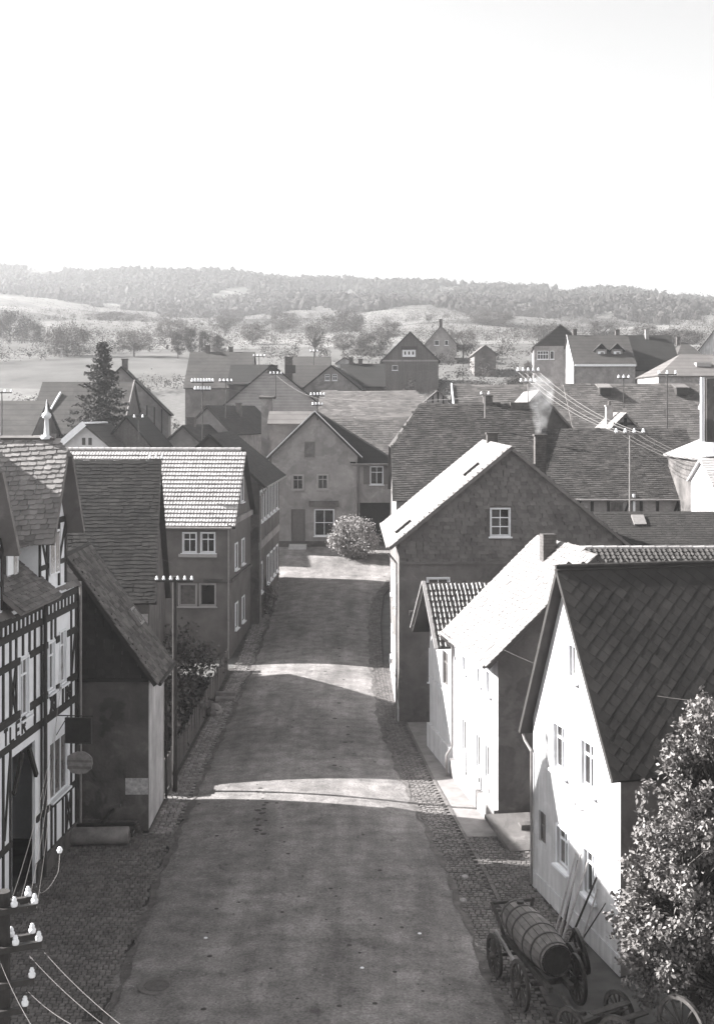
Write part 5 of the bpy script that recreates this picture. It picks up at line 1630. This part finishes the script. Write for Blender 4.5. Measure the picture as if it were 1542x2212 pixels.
for a in (
    ('bush', 'broad misty bush group at the left edge below the bright field', 22, 742, 95, 62, 300, 0),
    ('bush', 'smaller misty bush right of the left edge group', 72, 740, 50, 45, 310, 0),
    ('bush', 'misty row of trees left of the spruce tip', 145, 786, 95, 70, 235, 1),
    ('round', 'rounded misty tree just right of the spruce tip', 290, 784, 78, 56, 235, 1),
    ('bare', 'large bare spreading tree left of the spruce', 92, 885, 150, 110, 135, 1),
    ('tall', 'left one of the dark conical trees above the broad slate house', 385, 775, 34, 62, 230, 0),
    ('tall', 'second dark conical tree above the broad slate house', 412, 775, 36, 70, 232, 0),
    ('tall', 'third dark conical tree above the broad slate house', 442, 772, 34, 66, 228, 0),
    ('tall', 'right one of the dark conical trees above the broad slate house', 470, 770, 36, 58, 226, 0),
    ('round', 'pale tree on the slope above the conical trees', 372, 738, 70, 55, 300, 1),
    ('bare', 'bare orchard tree on the bright slope left of centre', 487, 720, 62, 48, 360, 0),
    ('round', 'misty orchard tree high above the centre', 612, 702, 66, 50, 420, 0),
    ('round', 'pale orchard tree between the two centre bare trees', 545, 742, 58, 48, 300, 1),
    ('bare', 'bare round-headed tree alone on the slope above the shop gable', 680, 768, 62, 84, 225, 0),
    ('bush', 'low orchard scrub right of the round-headed bare tree', 742, 720, 100, 44, 380, 0),
    ('round', 'misty tree above the two-windowed gable', 742, 768, 52, 44, 240, 0),
    ('bush', 'hedge bush left of the dark gabled villa', 800, 768, 86, 46, 236, 0),
    ('round', 'orchard tree behind the dark gabled villa roof', 838, 735, 60, 46, 290, 0),
    ('bare', 'pale garden tree before the dark gabled villa', 930, 838, 84, 70, 165, 1),
    ('bare', 'wispy pale garden tree below the little white verge house', 1012, 835, 96, 84, 168, 1),
    ('round', 'wispy garden tree right of the pale villa gable', 1000, 770, 70, 60, 225, 1),
    ('tall', 'dense dark garden tree left of the large villa', 1108, 836, 76, 100, 166, 0),
    ('tall', 'slim pale poplar left of the large villa', 1140, 812, 30, 74, 185, 1),
    ('bush', 'pale garden bushes in front of the large villa', 1075, 838, 90, 40, 160, 1),
    ('round', 'single small tree on the bright upper field', 925, 695, 16, 18, 440, 0),
    ('bush', 'pale hedge on the upper field right of centre', 1060, 690, 110, 26, 440, 1),
    ('round', 'tree on the field edge above the long villa', 1302, 716, 66, 48, 330, 0),
    ('bush', 'misty hedge left of the large villa roof', 1185, 708, 80, 40, 340, 0),
    ('round', 'tree above the dark tiled villa', 1390, 722, 60, 44, 320, 0),
    ('bush', 'long hedge above the villas near the right edge', 1465, 728, 110, 36, 320, 0),
    ('bush', 'garden scrub before the dormered villa', 1300, 822, 110, 44, 160, 1),
    ('bush', 'dark scrub at the foot of the steep grey gable house', 392, 905, 74, 44, 126, 0),
    ('bush', 'scrub behind the insulator rack', 470, 850, 60, 60, 150, 1),
    ('round', 'misty tree in the upper meadow left of centre', 500, 690, 60, 40, 520, 0),
    ('bush', 'meadow hedge high on the left slope', 250, 690, 120, 22, 480, 1)):
    hill_tree(*a)
# the orchards between, too many to tell apart
A = []
nrg = np.random.default_rng(77)
cen, sz = [], []
while len(cen) < 1500:
    px, Y = nrg.uniform(-200, 1750), nrg.uniform(230, 640)
    if px < 330 and (Y > 480 or nrg.uniform() < .45): continue
    if nrg.uniform() < .25 + .3 * math.sin(px * .021) * math.sin(Y * .03): continue
    X = (px - CX) * Y / FOC
    r = nrg.uniform(.8, 2.5) * (1 + Y / 900)
    cen.append((X, Y, T(X, Y) + r * 1.1)); sz.append(r)
while len(cen) < 1850:
    px, Y = nrg.uniform(560, 1600), nrg.uniform(138, 236)
    X = (px - CX) * Y / FOC
    r = nrg.uniform(.9, 1.9)
    cen.append((X, Y, T(X, Y) + r * 1.0)); sz.append(r)
for (pa, ya, pb, yb, n_) in ((-120, 205, 420, 262, 60), (-120, 262, 330, 300, 45), (40, 172, 420, 190, 34), (200, 150, 420, 160, 18), (120, 330, 520, 350, 40), (-100, 360, 420, 420, 45)):
    for i in range(n_):
        t_ = (i + nrg.uniform(-.5, .5)) / n_
        Y = ya + (yb - ya) * t_ + nrg.normal(0, 2.5); px = pa + (pb - pa) * t_
        if nrg.uniform() < .25: continue
        X = (px - CX) * Y / FOC; r = nrg.uniform(.6, 1.9)
        cen.append((X, Y, T(X, Y) + r * .8)); sz.append(r)
V, F = leaf_cloud(cen, 95, np.array(sz) * .35, .14)
np_mesh('orchard_scrub', V, F, M_leaf_h, label='scattered orchard trees and scrub over the distant slope', cat='orchard', kind='stuff')
# far forest: one mass of crowns on the ridge
ico = bmesh.new(); bmesh.ops.create_icosphere(ico, subdivisions=1, radius=1)
IV = np.array([v.co[:] for v in ico.verts]); IF = np.array([[v.index for v in f.verts] for f in ico.faces]); ico.free()
pts = []
while len(pts) < 12500:
    Y = 640 + 560 * nrg.uniform() ** .9
    px = nrg.uniform(-260, 1800)
    lim = np.interp(px, [-300, 0, 150, 330, 470, 620, 830, 1000, 1800], [800, 800, 790, 720, 690, 690, 660, 650, 655]) + 22 * math.sin(px * .03) + 14 * math.sin(px * .083)
    if math.sin(px * .011 + Y * .006) * math.sin(px * .017 - Y * .012 + 1) > .72: continue
    if Y < lim: continue
    X = (px - CX) * Y / FOC
    r = nrg.uniform(1.5, 3.4) * (1.3 if nrg.uniform() < .1 else 1)
    pts.append((X, Y, T(X, Y) + r * .8, r, nrg.uniform(1.0, 1.7)))
pts = np.array(pts)
J = 1 + nrg.normal(0, .17, (len(pts), len(IV), 1))
Vf = IV[None] * J * pts[:, 3][:, None, None] * .68
Vf[:, :, 2] *= pts[:, 4][:, None]
Vf = (Vf + pts[:, None, :3]).reshape(-1, 3)
Ff = (IF[None] + (np.arange(len(pts)) * len(IV))[:, None, None]).reshape(-1, 3)
np_mesh('far_forest', Vf, Ff, M_forest, label='misty wooded ridge closing the valley', cat='forest', kind='stuff')
C = pts[:, :3] + nrg.normal(0, .3, (len(pts), 3))
V, F = leaf_cloud(C, 22, pts[:, 3] * .6, .8)
np_mesh('far_forest_foliage', V, F, M_forest, label='loose foliage over the crowns of the wooded ridge', cat='forest', kind='stuff')
# ------------------------------------------------------------------ poles, insulators and wires
ins = MB().lathe((0, 0, 0), (0, 0, 1), [(0, 0), (0, .046), (.045, .05), (.06, .042), (.065, .03), (.08, .034), (.1, .034), (.11, .022), (.125, .024), (.135, 0)], 10).mesh('insulator')
ins.materials.append(M_porc)
ins.polygons.foreach_set('use_smooth', [True] * len(ins.polygons))
def line_pole(name, label, x, y, z0, z1, arms, r=.09, mat=None, rz=0., cat='pole', group=None, isc=1.0):
    t = empty(name, (x, y, z0), rz, label, cat, group)
    MB().tube((0, 0, -.1), (0, 0, z1 - z0), r, r * .8, n=10).build('pole', mat or M_pole, t)
    for (z, hw, n, *yo) in arms:
        z -= z0
        yo = yo[0] if yo else 0
        MB().box(-hw, hw, -.035 - r + yo, .035 - r + yo, z - .04, z + .04).build('crossarm', mat or M_iron, t)
        for i in range(n):
            o = link('insulator', ins, t)
            xx = -hw * .93 + 2 * hw * .93 * i / max(1, n - 1)
            o.location = (xx, -r + yo, z + .05); o.scale = (isc,) * 3
            MB().tube((xx, -r + yo, z + .03), (xx, -r + yo, z + .08), .012, n=5).build('pin', M_iron, t)
    return t
def wire(name, label, pts, sag=.3, r=.008, mat=None, group='overhead wires'):
    P = []
    for a, b in zip(pts[:-1], pts[1:]):
        a, b = Vector(a), Vector(b)
        for i in range(13):
            t = i / 12
            q = a.lerp(b, t); q.z -= 4 * sag * t * (1 - t)
            P.append(q)
    b = MB(); b.path(P, r, 5)
    return b.build(name, mat or M_wire, label=label, cat='wire', group=group)

# near pole at the lower left with three arms of white insulators
line_pole('near_line_pole', 'dark line pole with white insulators at the lower left corner', at(14, 1900, 17).x - .05, 17, 0, 8.95, [(8.72, .44, 4), (8.72, .4, 3, .3), (8.2, .5, 4), (8.2, .46, 4, .3), (7.72, .4, 2), (7.35, .3, 2)], r=.13, rz=R(24), isc=1.0)
np_ = at(70, 2050, 16.9)
ends = [(-1.6, 6.0, 6.6), (-1.35, 6.0, 6.6), (-1.1, 6.2, 6.3), (-2.0, 6.0, 6.0)]
for i, (q, e) in enumerate((((92, 2052), (276, 2225)), ((62, 2062), (240, 2225)), ((60, 2140), (180, 2225)), ((0, 2075), (75, 2225)))):
    a, b2 = at(q[0], q[1], 16.9), at(e[0], e[1], 13.5 - .3 * i)
    wire('service_wire', ['bright wire running down from the outer insulator of the near pole', 'bright wire beside it from the second insulator of the near pole', 'thin wire from the low arm of the near pole', 'wire crossing the shaft of the near pole'][i], [a, b2], .05, .003, M_wire_l if i in (0, 1, 3) else M_wire)
for i in range(4):
    a = at(20 + i * 20, 1962, 16.9); b2 = Vector((-9.7 + .15 * i, 42 - i, 8.0))
    wire('street_wire', 'thin wire from the near pole up to the half-timbered shop, number %s from the left' % ('one', 'two', 'three', 'four')[i], [a, b2], .9, .003, M_wire)
wire('looped_cable', 'thick pale cable hanging in a loop from the near pole to the shop front', [at(88, 1930, 17), at(126, 1885, 18.5), at(130, 1842, 19)], .06, .005, M_wire_l)
MB().lathe(at(130, 1842, 19), (0, 0, 1), [(0, 0), (0, .03), (.04, .045), (.08, .03), (.1, 0)], 10).build('cable_insulator', M_porc, label='white porcelain cable end at the top of the looped cable', cat='insulator')

# street pole before the garden
line_pole('street_pole', 'tall dark street pole with one arm of six insulators before the garden', -7.37, 50.6, 0, 8.75, [(8.57, .76, 6)], r=.11, isc=1.3)
line_pole('roof_rack_pole', 'iron roof pole with wide double insulator rack above the dark ridge house', at(438, 905, 96).x, 96, 9, at(438, 822, 96).z, [(at(438, 826, 96).z, .85, 8), (at(438, 843, 96).z, .6, 6)], r=.05, mat=M_iron, isc=2.0)
for (px, py0, py1, Y, hw, n, nm) in ((488, 822, 900, 112, .55, 4, 'thin roof pole with small insulators right of the big rack'), (596, 806, 858, 139, .65, 4, 'dark cross-shaped line pole before the pale shingled gable'), (686, 852, 905, 107.6, .6, 5, 'roof pole with white insulators on the shop ridge'),
                                (1140, 800, 868, 97, .85, 5, 'roof pole with cluster of white insulators on the half-hipped barn'), (1047, 850, 900, 95, .3, 2, 'short white roof pole beside the barn chimney'), (1359, 932, 1105, 86, 1.0, 4, 'tall roof pole with four large insulators in front of the long barn'),
                                (1440, 806, 925, 98, .7, 3, 'thin dark roof pole with steps behind the long barn'), (1346, 815, 880, 116, .5, 3, 'faint roof pole with white insulators on the rear long barn'), (560, 768, 800, 150, .7, 4, 'distant cross pole above the low dark roof'), (5, 845, 940, 98, .8, 4, 'roof pole with white insulators at the left edge'),
                                (300, 900, 950, 97, .35, 2, 'short roof pole behind the dark boarded gable'), (338, 988, 1000, 77, .4, 3, 'low insulator bracket on the bright tiled roof'), (678, 758, 790, 166, .5, 3, 'distant thin line pole near the small grey roof')):
    p0, p1 = at(px, py1, Y), at(px, py0, Y)
    arms = [(p1.z - .12, hw, n)]
    if px in (1140, 686): arms.append((p1.z - .95, hw * .7, 4))
    line_pole('roof_pole', nm, p0.x, Y, p0.z, p1.z, arms, r=.05, mat=M_iron if px not in (1140, 1047, 1359) else M_zinc, isc=2.2 if px > 1100 else 1.8, group='poles on the roofs')
for i, dx in enumerate((-.8, -.35, .35, .8)):
    a, b2, c = at(1140, 803, 97) + Vector((dx, 0, 0)), at(1360, 935, 86) + Vector((dx, 0, 0)), at(1640, 1030, 80) + Vector((dx, 0, 0))
    wire('barn_wire', 'pale wire strung over the barns to the right, %s of four' % ('first', 'second', 'third', 'last')[i], [a, b2, c], .55, .022, M_wire_l)
for i, (a, b2, lb) in enumerate(((at(438, 828, 96), at(686, 858, 107.6), 'wire from the big rack to the shop roof pole'), (at(596, 810, 139), at(690, 862, 107.7), 'wire from the cross-shaped pole to the shop roof pole'), (at(488, 826, 112), at(596, 810, 139), 'wire between the thin roof pole and the cross-shaped pole'),
                             (at(150, 1140, 44), at(830, 1352, 61.4), 'long thin wire crossing the street to the slate-hung house'), (at(1080, 1400, 46), at(1545, 1518, 33), 'long thin wire in front of the dark diamond roof'), (at(686, 858, 107.6), at(1047, 856, 95), 'faint wire from the shop to the barn chimney'))):
    wire('roof_wire', lb, [a, b2], .35 if i != 3 else .15, .014 if i not in (3, 4) else .004, M_wire)

# ------------------------------------------------------------------ carts beside the white house
def wheel_parts(parent, c, ax, rad, wd=.07, spokes=12, name='wheel'):
    c, ax = Vector(c), Vector(ax).normalized()
    b = MB()
    b.lathe(c - ax * wd / 2, ax, [(0, rad - .09), (0, rad), (wd, rad), (wd, rad - .09), (0, rad - .09)], 30)
    w = b.build(name, M_cart, parent)
    b = MB(); b.lathe(c - ax * (wd / 2 + .004), ax, [(0, rad + .001), (0, rad + .014), (wd + .008, rad + .014), (wd + .008, rad + .001)], 30); b.build('tyre', M_iron, w)
    s = ax.cross(Vector((0, 0, 1))).normalized(); t = ax.cross(s)
    b = MB()
    for i in range(spokes):
        a = 2 * math.pi * i / spokes
        d = s * math.cos(a) + t * math.sin(a)
        b.bar(c + d * .08, c + d * (rad - .08), .035, .05, up=ax)
    b.build('spokes', M_cart, w)
    MB().lathe(c - ax * .14, ax, [(0, 0), (0, .07), (.06, .1), (.22, .1), (.28, .07), (.28, 0)], 12).build('hub', M_cart, w)
    return w
def cart(name, label, org, yaw):
    return empty(name, (org[0], org[1], .03), yaw, label, 'wagon')
# barrel wagon: local x runs along the barrel towards the viewer
ax = Vector((.23, -.973, 0)); yaw = math.atan2(ax.y, ax.x)
c = cart('barrel_wagon', 'farm wagon carrying a long wooden slurry barrel beside the white house', (4.75, 33.3), yaw)
bl = 3.05
segs = [(0, .42), (.0, .42), (bl * .2, .485), (bl * .5, .53), (bl * .8, .485), (bl, .42)]
N_ = 18
bar = empty('barrel', (0, 0, 0)); bar.parent = c
bx0, bz = -1.55, 1.42
for i in range(N_):
    a0, a1 = 2 * math.pi * (i + .04) / N_, 2 * math.pi * (i + .96) / N_
    b = MB()
    pr = [(h_, r_) for (h_, r_) in segs[1:]]
    for q in range(len(pr) - 1):
        (h0, r0), (h1, r1) = pr[q], pr[q + 1]
        def P(hh, rr, a): return (bx0 + hh, math.cos(a) * rr, bz + math.sin(a) * rr)
        b.poly([P(h0, r0, a0), P(h0, r0, a1), P(h1, r1, a1), P(h1, r1, a0)])
        b.poly([P(h0, r0 - .05, a0), P(h1, r1 - .05, a0), P(h1, r1 - .05, a1), P(h0, r0 - .05, a1)])
        b.poly([P(h0, r0, a0), P(h1, r1, a0), P(h1, r1 - .05, a0), P(h0, r0 - .05, a0)])
        b.poly([P(h0, r0, a1), P(h0, r0 - .05, a1), P(h1, r1 - .05, a1), P(h1, r1, a1)])
    b.build('stave', gmat('barrel_wood', .11, var=.3, scale=4, rough=.8, rand=.25), bar)
for hh in (.12, .62, 1.15, 1.9, 2.43, 2.93):
    rr = float(np.interp(hh, [0, bl * .2, bl * .5, bl * .8, bl], [.42, .485, .53, .485, .42]))
    b = MB(); b.lathe((bx0 + hh - .03, 0, bz), (1, 0, 0), [(0, rr + .001), (0, rr + .014), (.06, rr + .014), (.06, rr + .001)], 36); b.build('hoop', M_iron, bar)
for hh in (.06, bl - .06):
    b = MB(); b.lathe((bx0 + hh - .02, 0, bz), (1, 0, 0), [(0, 0), (0, .385), (.04, .385), (.04, 0)], 24); b.build('barrel_head', M_timber, bar)
MB().tube((bx0 + .42, 0, bz + .45), (bx0 + .42, 0, bz + .535), .1, n=12).build('bung', M_iron, bar)
MB().bar((-1.7, .28, .82), (1.75, .28, .82), .12, .14).build('frame_beam', M_cart, c)
MB().bar((-1.7, -.28, .82), (1.75, -.28, .82), .12, .14).build('frame_beam', M_cart, c)
for x in (-1.1, 0, 1.1): MB().bar((x, -.5, .72), (x, .5, .72), .12, .1).build('bolster', M_cart, c)
for x, rad in ((-1.05, .56), (.9, .62)):
    MB().tube((x, -.85, rad), (x, .85, rad), .045, n=8).build('axle', M_iron, c)
    for sg_ in (-1, 1):
        wheel_parts(c, (x, sg_ * .78, rad), (0, 1, 0), rad)
for sg_ in (-1, 1):
    MB().bar((-1.5, sg_ * .34, .9), (-1.75, sg_ * .62, 1.75), .07, .07).build('stake', M_cart, c)
MB().bar((-1.75, -.62, 1.7), (-1.75, .62, 1.7), .07, .07).build('stake_rail', M_cart, c)
MB().bar((-1.6, -.55, 1.0), (1.2, -.62, .7), .05, .08).build('brake_bar', M_wood_l, c)
MB().bar((1.7, 0, .7), (3.0, .1, .35), .09, .09).build('drawbar', M_cart, c)

c2 = cart('empty_wagon', 'empty farm wagon with spoked wheels half hidden by the leafy tree', (6.0, 30.7), R(30))
for (x, y, rad, nm) in ((-.95, .0, .5, 0), (.65, .1, .5, 0), (1.0, -1.7, .75, 0), (-.95, -1.75, .75, 0)):
    wheel_parts(c2, (x, y, rad), (1, .05, 0), rad)
MB().bar((-.95, 0, .5), (.65, .1, .5), .12, .14).build('axle', M_cart, c2)
MB().bar((-.95, -1.75, .75), (1.0, -1.7, .75), .12, .14).build('axle', M_cart, c2)
MB().bar((0, .2, .62), (0, -2.1, .82), .12, .12).build('pole_beam', M_cart, c2)
for y in (-1.5, -.9, -.3): MB().bar((-.6, y, .9), (.6, y, .9), .2, .04).build('board', M_cart, c2)
MB().bar((-.3, .25, .6), (-.5, 1.5, .3), .08, .08).build('drawbar', M_cart, c2)
c3 = empty('spare_wheel', (6.15, 34.3, .03), R(-78), 'dark spoked wheel leaning on the white wall behind barrel', 'wheel')
w = wheel_parts(c3, (0, 0, .62), (.1, 1, .22), .6)
c4 = empty('iron_wheel', (5.85, 33.9, .03), R(-70), 'second dark wheel standing before the leaning one', 'wheel')
wheel_parts(c4, (0, 0, .5), (.1, 1, .12), .48)

# poles and tools leaning on the white wall
wallp = lambda t, z, d: Vector((5.76 + 1.44 * t - .976 * d, 40.7 - 6.5 * t - .2215 * d, z))
for i, (t0, t1, zt, d0, rr, mt, lb) in enumerate(((.62, .56, 2.35, .95, .032, M_wood_l, 'pale pole leaning on the white wall, leftmost of the bundle'), (.66, .62, 2.5, .95, .035, M_wood_l, 'pale pole leaning on the wall, second in the bundle'), (.71, .70, 2.45, 1.0, .04, M_wood_l, 'thick pale pole leaning under the second window'), (.68, .58, 2.2, .9, .025, M_cart, 'grey slanting rod crossing the pale poles'),
                                                   (.74, .79, 2.2, .9, .035, M_timber, 'dark leaning pole right of the pale poles'), (.82, .8, 1.9, .8, .028, M_wood_l, 'short pale pole at the right of the leaning bundle'), (.78, .88, 1.7, .8, .022, M_cart, 'thin grey stick leaning to the right'))):
    b = MB(); b.tube(wallp(t0, .04, d0), wallp(t1, zt, .06 + rr), rr, rr * .8, n=8)
    b.build('leaning_pole', mt, label=lb, cat='pole', group='poles leaning on the white wall')

# ------------------------------------------------------------------ small things in the road
q = at(340, 2140, 33.3)
mh = empty('manhole_cover', (q.x, 33.3, road_z(q.x, 33.3) + .004), 0, 'round manhole cover in the road at the lower left', 'manhole')
b = MB(); b.lathe((0, 0, 0), (0, 0, 1), [(0, .34), (.02, .33), (.02, .26), (.012, .25), (.012, 0)], 24); b.build('cover', gmat('worn_iron', .09, var=.3, scale=6), mh)
b = MB(); b.lathe((0, 0, 0), (0, 0, 1), [(0, .52), (.012, .5), (.014, .36), (.002, .35)], 24); b.build('rim', gmat('worn_rim', .12, var=.3, scale=5), mh)
dg = empty('drain_grate', (at(208, 2205, 31.8).x, 31.8, .07), R(6), 'iron drain grate in the left gutter at the bottom edge', 'drain')
for k in range(8):
    MB().box(-.28 + k * .075, -.24 + k * .075, -.2, .2, 0, .02).build('bar', M_iron, dg)
b = MB(); b.box(-.32, -.285, -.24, .24, 0, .022); b.box(.325, .36, -.24, .24, 0, .022); b.box(-.284, .324, -.24, -.205, 0, .022); b.box(-.284, .324, .205, .24, 0, .022); b.build('frame', M_iron, dg)
gv = []
for k in range(4200):          # loose stones on the road
    y = 30 + 68 * rnd.random() ** 1.6
    e = rnd.random()
    x = XL(y) + (XR(y) - XL(y)) * (e if k % 3 else (abs(rnd.gauss(0, .07)) if k % 2 else 1 - abs(rnd.gauss(0, .07))))
    gv.append((x, y, road_z(x, y), rnd.uniform(.008, .028)))
gb = np.array([(1, 0, 0), (0, 1, 0), (-1, 0, 0), (0, -1, 0), (0, 0, .8)])
A_ = np.array(gv)
Vg = (gb[None] * (A_[:, 3][:, None, None] * nrg.uniform(.7, 1.4, (len(gv), 5, 1))) + A_[:, None, :3]).reshape(-1, 3)
Fg = (np.array([(0, 1, 4), (1, 2, 4), (2, 3, 4), (3, 0, 4)])[None] + (np.arange(len(gv)) * 5)[:, None, None]).reshape(-1, 3)
np_mesh('loose_gravel', Vg, Fg, gmat('gravel', .2, var=.3, scale=3, rand=.5), label='loose stones strewn over the dirt road', cat='gravel', kind='stuff')
M_dung = gmat('dung', .05, var=.4, scale=8, rough=.95, bump=.6, bscale=20)
dv, df = [], []
b = MB()
for k in range(110):
    if k < 22: px, py = 565 + rnd.gauss(0, 9), 1705 + k * 5 + rnd.gauss(0, 6)
    elif k < 44: px, py = 735 + rnd.gauss(0, 16), 1300 + (k - 22) * 17
    else: px, py = rnd.uniform(430, 980), rnd.uniform(1500, 2190)
    Y = HC * FOC / (py - CY)
    for _ in range(3): Y = (HC - g(Y) - .15) * FOC / (py - CY)
    X = (px - CX) * Y / FOC
    if not XL(Y) + .3 < X < XR(Y) - .3: continue
    r = rnd.uniform(.05, .15) if k < 44 else rnd.uniform(.02, .09)
    b.lathe((X, Y, road_z(X, Y) - .02), (0, 0, 1), [(0, r), (.025, r * .85), (.032, r * .4), (.035, 0)], 8)
b.build('horse_droppings', M_dung, label='scattered horse droppings trodden into the road', cat='droppings', kind='stuff')
for i, (px, py, lb) in enumerate(((1004, 1893, 'pair of pale stones at the kerb by the right forecourt'), (1000, 1944, 'pale stone lying on the right kerb above the barrel wagon'), (445, 2033, 'small white scrap of paper on the left of the road'), (782, 2101, 'small white scrap of paper in the middle of the road'), (906, 2022, 'pale smear-like paper scrap right of the middle'))):
    Y = (HC - .1) * FOC / (py - CY); X = (px - CX) * Y / FOC
    b = MB(); r = .13 if i < 2 else .06
    zz = road_z(X, Y) if X < XR(Y) else g(Y) + .05
    b.lathe((X, Y, zz), (0, 0, 1), [(0, r), (.06 if i < 2 else .012, r * .9), (.1 if i < 2 else .016, r * .4), (.11 if i < 2 else .017, 0)], 7)
    b.build('kerb_rock' if i < 2 else 'paper_scrap', M_brick_l if i < 2 else M_paint, label=lb, cat='stone' if i < 2 else 'paper')
# stone ramp before the white street house
rm = empty('stone_ramp', (6.3, 44.6, 0), R(9), 'stone ramp and retaining wall at the near corner of white street house', 'ramp')
MB().slab([(-1.5, 1.2, .75), (1.6, 1.2, .75), (1.6, -.6, .12), (-1.1, -.9, .1)], (0, 0, .14)).build('ramp_slab', M_mid, rm)
MB().box(-.4, 4, .2, .6, 0, .62).build('retaining_wall', M_dark, rm)
MB().box(.2, 5, .6, .9, 0, 1.1).build('back_wall', M_dark, rm)

# ------------------------------------------------------------------ haze: the misty valley air
hz = bpy.data.materials.new('valley_haze'); hz.use_nodes = True
N, L = hz.node_tree.nodes, hz.node_tree.links
N.remove(N['Principled BSDF'])
pv = N.new('ShaderNodeVolumePrincipled')
pv.inputs['Color'].default_value = (.84, .845, .86, 1); pv.inputs['Density'].default_value = HAZE; pv.inputs['Anisotropy'].default_value = .68
L.new(pv.outputs[0], N['Material Output'].inputs['Volume'])
MB().box(-1350, 1350, -100, 1520, -3, 185).build('haze', hz, kind='stuff')
